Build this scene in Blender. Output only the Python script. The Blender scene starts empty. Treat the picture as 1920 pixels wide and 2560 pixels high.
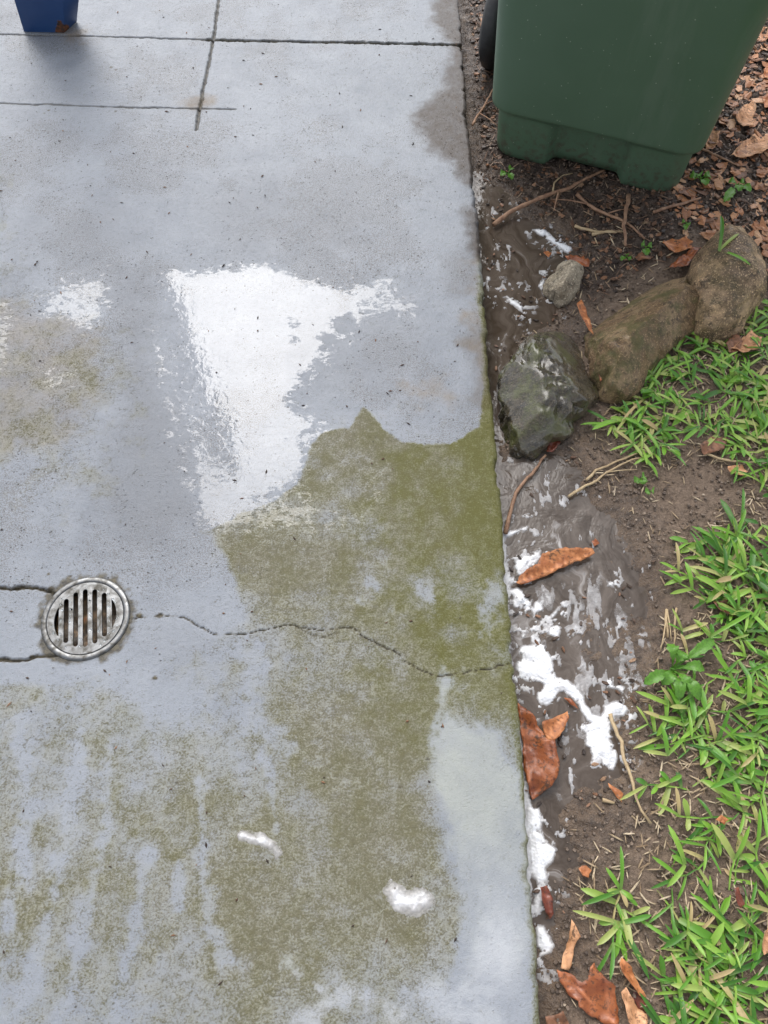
import bpy, bmesh, math, random
import numpy as np
from mathutils import Vector, noise as mnoise
from mathutils.geometry import delaunay_2d_cdt
R = math.radians
scene = bpy.context.scene
COL = scene.collection
random.seed(7); rng = np.random.default_rng(11)

# ------------------------------------------------------------------ camera, sky, sun, exposure
CAM_H, TILT, FOC = 1.30, R(27.2), 1934.0          # metres above the slab, degrees from straight down, focal length in photo pixels
cam_d = bpy.data.cameras.new("camera"); cam = bpy.data.objects.new("camera", cam_d); COL.objects.link(cam)
cam.location = (0, 0, CAM_H); cam.rotation_euler = (TILT, 0, 0)
cam_d.sensor_fit = 'HORIZONTAL'; cam_d.sensor_width = 36; cam_d.lens = 36*FOC/1920
cam_d.clip_start = 0.02; cam_d.clip_end = 300
scene.camera = cam
scene.view_settings.view_transform = 'Standard'; scene.view_settings.look = 'None'
scene.view_settings.gamma = 1.0; scene.view_settings.exposure = 1.4
SUN = Vector((-0.16, 0.60, 0.775)).normalized()    # towards the bright patch of sky mirrored in the wet slab
w = bpy.data.worlds.new("World"); scene.world = w; w.use_nodes = True
nt = w.node_tree; sky = nt.nodes.new('ShaderNodeTexSky'); sky.sky_type = 'NISHITA'; sky.sun_disc = False
sky.sun_elevation = math.asin(SUN.z); sky.sun_rotation = math.atan2(SUN.x, SUN.y)
sky.air_density = 1.0; sky.dust_density = 2.5; sky.ozone_density = 1.0
bw = nt.nodes.new('ShaderNodeRGBToBW'); mxs = nt.nodes.new('ShaderNodeMix'); mxs.data_type = 'RGBA'; mxs.inputs[0].default_value = .78   # thin overcast: most of the blue washed out
nt.links.new(sky.outputs[0], bw.inputs[0]); nt.links.new(sky.outputs[0], mxs.inputs[6]); nt.links.new(bw.outputs[0], mxs.inputs[7]); nt.links.new(mxs.outputs[2], nt.nodes['Background'].inputs[0]); nt.nodes['Background'].inputs[1].default_value = 0.15
sun_d = bpy.data.lights.new("sun", 'SUN'); sun_d.energy = 0.34; sun_d.angle = R(42); sun_d.color = (1.0, 0.965, 0.92)
sun = bpy.data.objects.new("sun", sun_d); COL.objects.link(sun)
sun.rotation_euler = SUN.to_track_quat('Z', 'Y').to_euler(); sun.location = (0, 3, 5)

# ------------------------------------------------------------------ helpers
CT, ST = math.cos(TILT), math.sin(TILT)
FR = {'A': (0, 0, .8641), 'B': (1100, 0, 2.023), 'R': (1140, 480, 2.127), 'F': (1140, 1150, 2.127), 'L': (1140, 1800, 2.127),
      'D': (0, 1380, 3.456), 'T': (0, 0, 1.338), 'M': (0, 580, 1.338), 'C': (0, 1380, 1.276), 'E': (0, 1950, 1.185),
      'P': (0, 0, 2.676), 'H': (1180, 1320, 2.988), 'G': (1400, 1500, 3.19)}
def G(x, y, fr='A', z=0.0):
    """survey point: where the sight line through a point of the photograph meets the level z"""
    ox, oy, s = FR[fr]; dx = ox + x/s - 960; dy = oy + y/s - 1280
    t = (CAM_H - z)/(FOC*CT + dy*ST)
    return Vector((dx*t, (FOC*ST - dy*CT)*t, z))
def GP(pts, fr='A', z=0.0):
    return np.array([G(p[0], p[1], fr, z)[:2] for p in pts])

def _h(ix, iy, s):
    n = (ix.astype(np.int64)*374761393 + iy.astype(np.int64)*668265263 + s*974711) & 0x7fffffff
    n = ((n ^ (n >> 13))*1274126177) & 0x7fffffff
    return ((n ^ (n >> 16)) & 0xffff)/65535.0
def vn(x, y, s=0):
    ix, iy = np.floor(x), np.floor(y); fx, fy = x-ix, y-iy
    fx = fx*fx*(3-2*fx); fy = fy*fy*(3-2*fy)
    a, b, c, d = _h(ix, iy, s), _h(ix+1, iy, s), _h(ix, iy+1, s), _h(ix+1, iy+1, s)
    return (a*(1-fx)+b*fx)*(1-fy) + (c*(1-fx)+d*fx)*fy
def fbm(x, y, sc, o=4, s=0, g=.5):
    x = np.asarray(x, float)*sc; y = np.asarray(y, float)*sc; r = 0; a = 1; t = 0
    for k in range(o):
        r = r + a*vn(x+17.3*k, y-9.1*k, s+k); t += a; a *= g; x = x*2.03; y = y*2.03
    return r/t
def ss(a, b, v):
    t = np.clip((v-a)/(b-a), 0, 1); return t*t*(3-2*t)
def sdf(px, py, poly):
    """signed distance, positive inside"""
    out = np.full(px.shape, -1.0); m = .15
    lo, hi = poly.min(0)-m, poly.max(0)+m
    sel = (px > lo[0]) & (px < hi[0]) & (py > lo[1]) & (py < hi[1])
    x, y = px[sel], py[sel]; d = np.full(x.shape, 9.0); ins = np.zeros(x.shape, bool)
    for i in range(len(poly)):
        ax, ay = poly[i-1]; bx, by = poly[i]
        ex, ey = bx-ax, by-ay; L = ex*ex+ey*ey+1e-12
        t = np.clip(((x-ax)*ex+(y-ay)*ey)/L, 0, 1)
        d = np.minimum(d, (x-ax-t*ex)**2+(y-ay-t*ey)**2)
        c = (ay > y) != (by > y)
        with np.errstate(divide='ignore', invalid='ignore'):
            ins ^= c & (x < ex*(y-ay)/(ey if ey else 1e-12)+ax)
    d = np.sqrt(d); out[sel] = np.where(ins, d, -d); return out
def pdist(px, py, line, m=.06):
    out = np.full(px.shape, 1.0); lo, hi = line.min(0)-m, line.max(0)+m
    sel = (px > lo[0]) & (px < hi[0]) & (py > lo[1]) & (py < hi[1])
    x, y = px[sel], py[sel]; d = np.full(x.shape, 1.0)
    for i in range(1, len(line)):
        ax, ay = line[i-1]; ex, ey = line[i]-line[i-1]
        t = np.clip(((x-ax)*ex+(y-ay)*ey)/(ex*ex+ey*ey+1e-12), 0, 1)
        d = np.minimum(d, (x-ax-t*ex)**2+(y-ay-t*ey)**2)
    out[sel] = np.sqrt(d); return out
def jag(line, step=.006, amp=.0025, seed=0):
    """a broken, wandering version of a polyline"""
    rr = np.random.default_rng(seed); out = [line[0]]; off = 0
    for i in range(1, len(line)):
        a, b = line[i-1], line[i]; n = max(1, int(np.linalg.norm(b-a)/step)); nv = np.array([-(b-a)[1], (b-a)[0]])/(np.linalg.norm(b-a)+1e-9)
        for k in range(1, n+1):
            off = .75*off + rr.normal(0, amp); out.append(a+(b-a)*k/n+nv*off*math.sin(math.pi*k/n if n > 1 else 0))
    return np.array(out)

def mesh_obj(name, verts, faces, mat, parent=None, loc=None, smooth=True, attrs=None):
    me = bpy.data.meshes.new(name)
    v = np.asarray(verts, float)
    if loc is not None: v = v - np.array(loc)
    if isinstance(faces, np.ndarray):
        me.vertices.add(len(v)); me.vertices.foreach_set('co', v.ravel())
        k = faces.shape[1]; me.loops.add(faces.size); me.loops.foreach_set('vertex_index', faces.ravel().astype(np.int32))
        me.polygons.add(len(faces)); me.polygons.foreach_set('loop_start', np.arange(0, faces.size, k, dtype=np.int32))
        me.update(calc_edges=True); me.validate()
    else:
        me.from_pydata([tuple(a) for a in v], [], faces)
    if smooth: me.polygons.foreach_set('use_smooth', np.ones(len(me.polygons), bool))
    if attrs:
        for k, a in attrs.items():
            at = me.attributes.new(k, 'FLOAT', 'POINT'); at.data.foreach_set('value', np.asarray(a, np.float32))
    me.materials.append(mat)
    o = bpy.data.objects.new(name, me); COL.objects.link(o)
    if parent is not None: o.parent = parent
    if loc is not None: o.location = loc
    return o
def bm_obj(name, bm, mat, parent=None, loc=None, smooth=True):
    me = bpy.data.meshes.new(name); bm.to_mesh(me); bm.free()
    if smooth: me.polygons.foreach_set('use_smooth', np.ones(len(me.polygons), bool))
    me.materials.append(mat); o = bpy.data.objects.new(name, me); COL.objects.link(o)
    if parent is not None: o.parent = parent
    if loc is not None: o.location = loc
    return o
def tag(o, label=None, cat=None, group=None, kind=None):
    if label: o['label'] = label
    if cat: o['category'] = cat
    if group: o['group'] = group
    if kind: o['kind'] = kind
    return o
def empty(name, loc, rz=0):
    o = bpy.data.objects.new(name, None); COL.objects.link(o); o.location = loc; o.rotation_euler = (0, 0, rz); o.empty_display_size = .05
    return o
def grid_faces(nx, ny):
    i = np.arange(ny-1)[:, None]*nx + np.arange(nx-1)[None, :]
    return np.stack([i, i+1, i+1+nx, i+nx], -1).reshape(-1, 4)

class N:
    """a little node-tree writer"""
    def __init__(s, name):
        s.m = bpy.data.materials.new(name); s.m.use_nodes = True; s.t = s.m.node_tree; s.b = s.t.nodes['Principled BSDF']
        s.tc = s.t.nodes.new('ShaderNodeTexCoord').outputs['Object']
    def _in(s, sock, v):
        if v is None: return
        if hasattr(v, 'is_output'): s.t.links.new(v, sock)
        else:
            if isinstance(v, tuple) and len(v) == 3 and sock.type == 'RGBA': v = v+(1,)
            sock.default_value = v
    def set(s, **k):
        for a, v in k.items(): s._in(s.b.inputs[a.replace('_', ' ')], v)
        return s
    def noise(s, sc, det=4, rough=.55, dist=0, vec=None, out='Fac'):
        n = s.t.nodes.new('ShaderNodeTexNoise'); n.inputs['Scale'].default_value = sc; n.inputs['Detail'].default_value = det
        n.inputs['Roughness'].default_value = rough; n.inputs['Distortion'].default_value = dist
        s.t.links.new(vec or s.tc, n.inputs['Vector']); return n.outputs[out]
    def voro(s, sc, vec=None, out='Distance', feature='F1', rnd=1):
        n = s.t.nodes.new('ShaderNodeTexVoronoi'); n.feature = feature; n.inputs['Scale'].default_value = sc; n.inputs['Randomness'].default_value = rnd
        s.t.links.new(vec or s.tc, n.inputs['Vector']); return n.outputs[out]
    def attr(s, name):
        n = s.t.nodes.new('ShaderNodeAttribute'); n.attribute_name = name; return n.outputs['Fac']
    def math(s, op, a, b=None, c=None, clamp=False):
        n = s.t.nodes.new('ShaderNodeMath'); n.operation = op; n.use_clamp = clamp
        for i, v in enumerate((a, b, c)): s._in(n.inputs[i], v)
        return n.outputs[0]
    def mr(s, v, a, b, c=0., d=1., smooth=False):
        n = s.t.nodes.new('ShaderNodeMapRange'); n.interpolation_type = 'SMOOTHSTEP' if smooth else 'LINEAR'
        for i, q in enumerate((v, a, b, c, d)): s._in(n.inputs[i], q)
        return n.outputs[0]
    def mix(s, f, a, b, mode='MIX'):
        n = s.t.nodes.new('ShaderNodeMix'); n.data_type = 'RGBA'; n.blend_type = mode
        s._in(n.inputs[0], f); s._in(n.inputs[6], a); s._in(n.inputs[7], b); return n.outputs[2]
    def fmix(s, f, a, b):
        n = s.t.nodes.new('ShaderNodeMix'); n.data_type = 'FLOAT'
        s._in(n.inputs[0], f); s._in(n.inputs[2], a); s._in(n.inputs[3], b); return n.outputs[0]
    def bump(s, h, strength=.5, dist=.002, nrm=None):
        n = s.t.nodes.new('ShaderNodeBump'); s._in(n.inputs['Strength'], strength); s._in(n.inputs['Distance'], dist)
        s.t.links.new(h, n.inputs['Height'])
        if nrm: s.t.links.new(nrm, n.inputs['Normal'])
        return n.outputs[0]
    def ramp(s, v, stops):
        n = s.t.nodes.new('ShaderNodeValToRGB'); e = n.color_ramp.elements
        while len(e) < len(stops): e.new(.5)
        for el, (p, c) in zip(e, stops): el.position = p; el.color = c+(1,)
        s._in(n.inputs[0], v); return n.outputs[0]
    def island(s):
        return s.t.nodes.new('ShaderNodeNewGeometry').outputs['Random Per Island']
    def stretch(s, sc, rot=0):
        n = s.t.nodes.new('ShaderNodeMapping'); n.inputs['Scale'].default_value = sc; n.inputs['Rotation'].default_value = (0, 0, rot)
        s.t.links.new(s.tc, n.inputs['Vector']); return n.outputs[0]

# ------------------------------------------------------------------ materials
def mat_concrete():
    m = N('wet_concrete')
    big, mid, fine, grit = m.noise(2.2, 6, .6), m.noise(14, 6, .65), m.noise(110, 5, .65), m.noise(420, 3, .6)
    moss, wet, stain, film, crk, pit, hue, streak, damp_refl, tan = [m.attr(a) for a in ('moss', 'wet', 'stain', 'film', 'crack', 'pit', 'hue', 'pale', 'damp_refl', 'tan')]
    col = m.mix(m.mr(big, .35, .65), (.192, .208, .234), (.258, .276, .304))
    col = m.mix(m.mr(mid, .38, .66, 0, .55), col, (.288, .304, .328))
    col = m.mix(m.mr(fine, .5, .72, 0, .35), col, (.185, .185, .188))
    col = m.mix(m.mr(m.math('ADD', grit, m.math('MULTIPLY', pit, .16)), .64, .72, 0, .65), col, (.12, .11, .10))
    pv = m.voro(95); pk = m.noise(35, 2)
    pits = m.math('MULTIPLY', m.mr(pv, .10, .19, 1, 0), m.mr(m.math('ADD', pk, m.math('MULTIPLY', pit, .3)), .60, .68))
    col = m.mix(m.math('MULTIPLY', pits, .8), col, (.07, .065, .06))
    col = m.mix(m.math('MULTIPLY', streak, .6), col, (.36, .378, .40))
    col = m.mix(m.math('MULTIPLY', damp_refl, m.mr(mid, .3, .7, .7, 1)), col, (.165, .172, .186))  # dark reflection painted into the base colour, mixed with damp mottling
    col = m.mix(m.math('MULTIPLY', tan, m.mr(mid, .34, .6, .35, 1)), col, (.205, .145, .080))
    # algae: a grainy growth whose threshold follows the surveyed density
    g = m.math('ADD', m.math('MULTIPLY', m.noise(300, 3, .65), .62), m.math('MULTIPLY', m.noise(90, 4, .6), .38))
    gn = m.mr(m.math('ADD', m.math('MULTIPLY', g, .8), m.math('ADD', m.math('MULTIPLY', m.noise(650, 2, .7), .22), m.math('MULTIPLY', m.noise(26, 4, .6), .12))), .44, .70)
    thr = m.math('SUBTRACT', 1.0, moss)
    mm = m.mr(gn, m.math('SUBTRACT', thr, .27), m.math('ADD', thr, .27), 0, 1)
    soft = m.mix(hue, (.250, .242, .185), (.165, .160, .055))
    mcol = m.mix(hue, (.130, .113, .066), (.088, .083, .014))
    mcol = m.mix(m.mr(fine, .35, .7), mcol, m.mix(hue, (.088, .076, .042), (.085, .080, .014)))
    col = m.mix(m.mr(m.math('ADD', moss, m.math('MULTIPLY', m.math('SUBTRACT', mid, .5), .7)), .12, .62, 0, .85), col, soft)
    col = m.mix(m.math('MULTIPLY', mm, .80), col, mcol)
    col = m.mix(m.math('MULTIPLY', film, m.mr(mid, .3, .7, .55, .95)), col, m.mix(m.attr('milk'), (.36, .372, .315), (.45, .46, .472)))
    sn = m.math('MULTIPLY', stain, m.mr(m.noise(40, 5, .7), .3, .62, .72, 1))
    col = m.mix(sn, col, (.052, .036, .025))
    col = m.mix(crk, col, m.mix(m.mr(fine, .4, .6), (.04, .033, .022), (.11, .092, .055)))
    # water film
    wn = m.math('ADD', m.math('MULTIPLY', m.math('SUBTRACT', m.noise(46, 4, .6, 1.0, m.stretch((1, 1.7, 1))), .5), 1.5), m.math('MULTIPLY', m.math('SUBTRACT', m.noise(170, 3, .6, .8, m.stretch((1, 1.7, 1))), .5), .9))
    we = m.mr(m.math('ADD', wet, wn), .46, .54)
    rough = m.mr(fine, .3, .7, .27, .42); rough = m.math('ADD', rough, m.math('MULTIPLY', mm, .25))
    h = m.math('ADD', m.math('MULTIPLY', grit, .5), m.math('MULTIPLY', fine, .9))
    h = m.math('ADD', h, m.math('MULTIPLY', m.math('MULTIPLY', mm, gn), .55))
    h = m.math('SUBTRACT', h, m.math('MULTIPLY', pits, .9))
    rip = m.math('ADD', m.noise(70, 3, .5, .5), m.math('MULTIPLY', m.noise(9, 2, .5), 2.2))
    m.set(Base_Color=col, Roughness=rough, Coat_Weight=we, Coat_Roughness=.032, Coat_IOR=1.40, Specular_IOR_Level=.22)
    m.set(Normal=m.bump(h, .7, .0020), Coat_Normal=m.bump(rip, .35, .0011))
    return m.m
def mat_soil():
    m = N('muddy_soil')
    wet, mul, dry = m.attr('wet'), m.attr('mulch'), m.attr('dry')
    a, b, c = m.noise(9, 6, .65), m.noise(55, 6, .7), m.noise(240, 4, .65)
    col = m.mix(m.mr(a, .35, .65), (.098, .065, .043), (.168, .118, .080))
    col = m.mix(m.mr(b, .45, .68), col, (.050, .035, .026))
    col = m.mix(m.math('MULTIPLY', dry, m.mr(c, .35, .65, .2, .9)), col, (.23, .165, .115))
    col = m.mix(m.math('MULTIPLY', mul, m.mr(b, .3, .6, .3, 1)), col, (.040, .024, .017))
    col = m.mix(m.mr(c, .62, .70, 0, .6), col, (.30, .22, .155))
    r = m.math('SUBTRACT', m.mr(b, .3, .7, .55, .9), m.math('MULTIPLY', wet, m.mr(m.math('ADD', m.math('MULTIPLY', c, .5), m.math('MULTIPLY', b, .5)), .40, .56, .25, .78)))
    m.set(Base_Color=col, Roughness=m.math('MAXIMUM', r, .1), Normal=m.bump(m.math('ADD', m.math('MULTIPLY', b, 1.4), c), .9, .004))
    return m.m
def mat_water():
    m = N('muddy_water')
    warp = m.noise(7, 3, .5, 0, None, 'Color')
    v = m.t.nodes.new('ShaderNodeVectorMath'); v.operation = 'MULTIPLY_ADD'; m.t.links.new(warp, v.inputs[0]); v.inputs[1].default_value = (.22, .34, 0); m.t.links.new(m.tc, v.inputs[2])
    mp = m.t.nodes.new('ShaderNodeMapping'); mp.inputs['Scale'].default_value = (26, 9, 1); m.t.links.new(v.outputs[0], mp.inputs['Vector'])
    s1 = m.noise(1.0, 5, .6, 1.2, mp.outputs[0]); a = m.noise(6, 3)
    col = m.mix(m.mr(s1, .35, .68), (.052, .037, .026), (.135, .108, .088))
    col = m.mix(m.mr(a, .4, .7, 0, .6), col, (.066, .047, .033))
    sud = m.math('MULTIPLY', m.mr(s1, .60, .72, 0, .8), m.mr(m.noise(5, 3), .46, .60)); col = m.mix(sud, col, (.48, .46, .445))
    m.set(Base_Color=col, Roughness=.05, IOR=1.45, Normal=m.bump(m.math('ADD', m.math('ADD', m.math('MULTIPLY', m.noise(60, 2, .5, 1.2), .22), m.math('MULTIPLY', m.noise(17, 3, .6, .8), 1.7)), m.math('MULTIPLY', s1, .6)), .42, .0034))
    return m.m
def mat_foam():
    m = N('soap_foam')
    v = m.voro(210); v2 = m.voro(75); n = m.noise(40, 4)
    hole = m.math('MULTIPLY', m.mr(v2, .10, .20, 1, 0), m.mr(n, .46, .56))
    thin = m.attr('thin')
    col = m.mix(m.mr(m.math('ADD', n, m.math('MULTIPLY', thin, .5)), .47, .85, 0, .7), (.80, .805, .82), (.50, .47, .45))
    col = m.mix(m.math('MULTIPLY', hole, .85), col, (.10, .085, .07))
    m.set(Alpha=m.math('SUBTRACT', 1.0, m.math('MULTIPLY', m.math('POWER', thin, 1.5), m.mr(n, .35, .6, .55, .95))), Base_Color=col, Roughness=.38, Subsurface_Weight=.25, Subsurface_Radius=(.01, .01, .01), Normal=m.bump(m.math('ADD', v, m.noise(110, 3)), .5, .0022))
    return m.m
def mat_rock(name, c1, c2, moss, wet, lichen=0.):
    m = N(name)
    a, b, c = m.noise(11, 6, .7), m.noise(52, 6, .75), m.noise(240, 4, .7)
    col = m.mix(m.mr(a, .42, .58), c1, c2)
    col = m.mix(m.mr(b, .50, .60, 0, .85), col, tuple(x*.35 for x in c1))
    col = m.mix(m.mr(c, .55, .64, 0, .75), col, tuple(min(1, x*1.8) for x in c2))
    col = m.mix(m.math('MULTIPLY', m.mr(m.noise(16, 5, .7), .47, .60), moss), col, (.095, .098, .020))
    if lichen: col = m.mix(m.mr(m.noise(23, 3, .6), .66, .70, 0, lichen), col, (.20, .25, .14))
    r = m.fmix(m.mr(m.noise(30, 4), .40, .58), .75 - .62*wet, .85 - .30*wet)
    m.set(Base_Color=col, Roughness=r, Normal=m.bump(m.math('ADD', m.math('MULTIPLY', b, 1.6), m.math('MULTIPLY', c, .7)), 1.0, .010), Coat_Weight=wet*.9, Coat_Roughness=.16)
    return m.m
def mat_leaf(name, c1, c2, rough):
    m = N(name)
    a, b = m.noise(28, 5, .6), m.noise(160, 4, .65); vein = m.attr('vein')
    col = m.mix(m.mr(a, .35, .66), c1, c2)
    col = m.mix(m.mr(b, .53, .64, 0, .75), col, tuple(x*.3 for x in c1))
    col = m.mix(m.mr(m.noise(55, 4, .7), .58, .64, 0, .8), col, (.05, .028, .016))
    col = m.mix(m.math('MULTIPLY', vein, .75), col, tuple(min(1, x*1.5+.03) for x in c2))
    m.set(Base_Color=col, Roughness=m.mr(a, .3, .7, rough-.1, rough+.15), Subsurface_Weight=0.0, Normal=m.bump(m.math('ADD', m.math('MULTIPLY', vein, .8), b), .6, .0015))
    return m.m
def mat_simple(name, c1, c2, rough, sc=40, bump=.4, metal=0., stretch=None, dist=.001):
    m = N(name); vec = m.stretch(stretch) if stretch else None
    a = m.noise(sc, 5, .6, 0, vec); b = m.noise(sc*6, 3, .6)
    col = m.mix(m.mr(a, .35, .65), c1, c2)
    m.set(Base_Color=col, Roughness=m.mr(b, .3, .7, rough-.08, rough+.1), Metallic=metal, Normal=m.bump(m.math('ADD', a, m.math('MULTIPLY', b, .4)), bump, dist))
    return m.m
def mat_islands(name, stops, rough, trans=0., bumpsc=300):
    m = N(name); i = m.island(); col = m.ramp(i, stops)
    n = m.noise(bumpsc, 3); col = m.mix(m.mr(n, .4, .7, 0, .35), col, (.02, .015, .01))
    m.set(Base_Color=col, Roughness=rough, Normal=m.bump(n, .4, .001))
    if trans:
        out = m.t.nodes['Material Output']; tr = m.t.nodes.new('ShaderNodeBsdfTranslucent'); mx = m.t.nodes.new('ShaderNodeMixShader')
        m.t.links.new(col, tr.inputs[0]); mx.inputs[0].default_value = trans
        m.t.links.new(m.b.outputs[0], mx.inputs[1]); m.t.links.new(tr.outputs[0], mx.inputs[2]); m.t.links.new(mx.outputs[0], out.inputs[0])
    return m.m
def mat_grass():
    m = N('grass_blade'); i = m.island(); u = m.attr('along')
    col = m.ramp(i, [(0, (.045, .15, .018)), (.22, (.10, .28, .026)), (.5, (.19, .41, .038)), (.78, (.28, .46, .07)), (.92, (.40, .44, .13)), (1, (.52, .38, .19))])
    col = m.mix(m.mr(u, 0, .35, .7, 0), col, (.22, .30, .085))
    col = m.mix(m.mr(m.noise(120, 3), .58, .72, 0, .4), col, (.20, .22, .06))
    out = m.t.nodes['Material Output']; tr = m.t.nodes.new('ShaderNodeBsdfTranslucent'); mx = m.t.nodes.new('ShaderNodeMixShader')
    m.t.links.new(col, tr.inputs[0]); mx.inputs[0].default_value = .28
    m.set(Base_Color=col, Roughness=.38)
    m.t.links.new(m.b.outputs[0], mx.inputs[1]); m.t.links.new(tr.outputs[0], mx.inputs[2]); m.t.links.new(mx.outputs[0], out.inputs[0])
    return m.m
def mat_bin():
    m = N('green_bin_plastic')
    n = m.noise(3, 3); pk = m.voro(75, rnd=1); sel = m.noise(30, 2)
    sp = m.math('MULTIPLY', m.mr(pk, .07, .12, 1, 0), m.mr(sel, .50, .56))
    col = m.mix(m.mr(n, .3, .7), (.058, .104, .062), (.070, .120, .073))
    col = m.mix(m.math('MULTIPLY', sp, .7), col, (.30, .34, .27))
    sc_ = m.mr(m.noise(9, 5, .7, 0, m.stretch((1, 1, .12))),   .56, .66, 0, .13); col = m.mix(sc_, col, (.17, .20, .16))
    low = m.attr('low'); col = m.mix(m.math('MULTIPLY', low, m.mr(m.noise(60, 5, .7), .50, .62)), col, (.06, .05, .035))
    m.set(Base_Color=col, Roughness=m.mr(m.noise(20, 4), .3, .7, .38, .52), Normal=m.bump(m.noise(900, 2), .12, .0004))
    return m.m
def mat_steel():
    m = N('stainless_steel')
    n = m.noise(60, 5, .6, .5)
    m.set(Base_Color=m.mix(m.mr(n, .4, .65), (.20, .203, .205), (.085, .08, .07)), Metallic=1., Roughness=m.mr(n, .35, .65, .25, .58), Normal=m.bump(m.noise(140, 3), .15, .0006))
    return m.m
def mat_dropwater():
    m = N('water_drop'); m.set(Base_Color=(.92, .95, .97), Roughness=.02, IOR=1.33, Transmission_Weight=1.0); return m.m
def mat_blue():
    m = N('blue_paint')
    rust = m.attr('rust'); n = m.noise(45, 5, .7); e = m.mr(m.math('ADD', rust, m.math('MULTIPLY', m.math('SUBTRACT', n, .5), .9)), .46, .54)
    col = m.mix(m.mr(m.noise(8, 4), .3, .7), (.010, .036, .118), (.016, .05, .145))
    col = m.mix(e, col, m.mix(m.mr(m.noise(120, 4), .4, .65), (.016, .010, .008), (.14, .045, .015)))
    m.set(Base_Color=col, Roughness=m.fmix(e, .32, .85), Normal=m.bump(m.math('ADD', n, e), .35, .0015))
    return m.m
MC, MS, MW, MF = mat_concrete(), mat_soil(), mat_water(), mat_foam()
M_twig = mat_simple('twig_bark', (.19, .10, .058), (.36, .215, .13), .7, 60, .6, 0, (1, 1, 1))
M_straw = mat_simple('dry_stalk', (.36, .255, .14), (.50, .38, .22), .6, 80, .4)
M_dark = mat_simple('black_rubber', (.010, .010, .011), (.02, .02, .02), .5, 60)
M_leafs = {'orange': mat_leaf('leaf_orange', (.30, .090, .024), (.47, .185, .062), .55), 'rust': mat_leaf('leaf_rust', (.17, .042, .013), (.33, .100, .028), .36),
           'red': mat_leaf('leaf_red', (.10, .022, .012), (.20, .045, .018), .3), 'tan': mat_leaf('leaf_tan', (.40, .185, .08), (.58, .31, .16), .6),
           'brown': mat_leaf('leaf_brown', (.13, .055, .025), (.24, .10, .045), .5)}
M_grass = mat_grass()
M_weed = mat_islands('weed_leaf', [(0, (.08, .24, .025)), (1, (.17, .37, .04))], .4, .25)

# ------------------------------------------------------------------ ground heights
WATER = -0.052
PUD = [GP([(1026, 385), (1070, 395), (1110, 420), (1165, 490), (1262, 555), (1255, 590), (1170, 600), (1215, 640), (1200, 690), (1120, 725), (1090, 790), (1080, 900), (1090, 975), (1160, 970), (1245, 1010), (1265, 1060), (1330, 1120), (1385, 1200), (1415, 1300), (1410, 1400), (1375, 1470), (1368, 1560), (1340, 1600), (1342, 1670), (1300, 1705), (1220, 1735), (1205, 1800), (1230, 1850), (1195, 1910), (1195, 2050), (1150, 2060), (1060, 1500), (1020, 900), (960, 385)], 'A', WATER)]
DAMP = GP([(960, -150), (1060, -150), (1060, 330), (1180, 470), (1330, 560), (1230, 740), (1270, 980), (1400, 1120), (1450, 1300), (1440, 1480), (1400, 1650), (1390, 1760), (1330, 1860), (1280, 1950), (1250, 2100), (1250, 2300), (1000, 2300), (960, 200)], 'A', WATER)
MUL = GP([(1045, 380), (1250, 480), (1230, 560), (1270, 590), (1260, 680), (1320, 620), (1420, 560), (1500, 500), (1640, 560), (1900, 640), (2200, 100), (1700, -250), (990, -250), (1010, 200), (1030, 330)], 'A', -.04)
LAWN = GP([(2300, 560), (1659, 650), (1600, 690), (1520, 715), (1450, 700), (1400, 765), (1345, 800), (1330, 860), (1345, 960), (1400, 995), (1500, 960), (1560, 985), (1659, 1020), (1659, 1050), (1590, 1115), (1540, 1150), (1525, 1200), (1500, 1235), (1530, 1290), (1545, 1335), (1500, 1370), (1470, 1400), (1455, 1440), (1445, 1470), (1455, 1530), (1440, 1600), (1450, 1700), (1430, 1780), (1350, 1850), (1300, 1900), (1290, 1960), (1330, 2040), (1400, 2130), (1440, 2230), (1460, 2600), (2300, 2600)], 'A', -.03)
BARE = [GP(p, 'A', -.03) for p in ([(1560, 1640), (1640, 1640), (1659, 1720), (1620, 1750), (1570, 1720)], [(1450, 1720), (1500, 1710), (1490, 1800), (1440, 1790)], [(1500, 1560), (1570, 1540), (1580, 1600), (1520, 1610)])]
def gz(x, y):
    x = np.atleast_1d(np.asarray(x, float)); y = np.atleast_1d(np.asarray(y, float))
    p = sdf(x, y, PUD[0])
    z = -0.043 + .018*ss(.3, .9, x) + .010*ss(1.2, 2.6, y)
    z = z + (fbm(x, y, 9, 4, 3)-.5)*.022 + (fbm(x, y, 45, 4, 5)-.5)*.012*(1-.4*ss(0, .02, p))
    z = z - .017*ss(-.05, .035, p)
    return z
def gz1(x, y): return float(gz(x, y)[0])

# ------------------------------------------------------------------ concrete slab
EDGE = .2225
def edge_x(y):
    y = np.asarray(y, float)
    e = EDGE + (fbm(y, y*0, 5, 3, 21)-.5)*.008 + (fbm(y, y*0, 60, 3, 22)-.5)*.006 - .004*ss(.62, .72, fbm(y, y*0, 22, 3, 23))
    chip = ss(1.46, 1.50, y)*(1-ss(1.80, 1.86, y))*(.5+fbm(y, y*0, 25, 2, 24))*.008
    up = ss(1.78, 1.82, y)*.008
    return e - chip*.6 - up
xs = np.concatenate([np.linspace(-5, -1.35, 30), np.arange(-1.33, .2, .0024), np.linspace(.2, .211, 6)])
ys = np.concatenate([np.linspace(-2.5, -.30, 24), np.arange(-.28, 2.62, .0024), np.linspace(2.66, 8, 40)])
RND = np.array([.15, .35, .55, .75, .92, 1.0])*math.pi/2
X0, Y0 = np.meshgrid(xs, ys); ex = edge_x(ys)
Z0 = np.zeros_like(X0)
k = X0 > .19; X0 = np.where(k, .19+(X0-.19)*((ex-.009)[:, None]-.19)/(.211-.19), X0)
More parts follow.
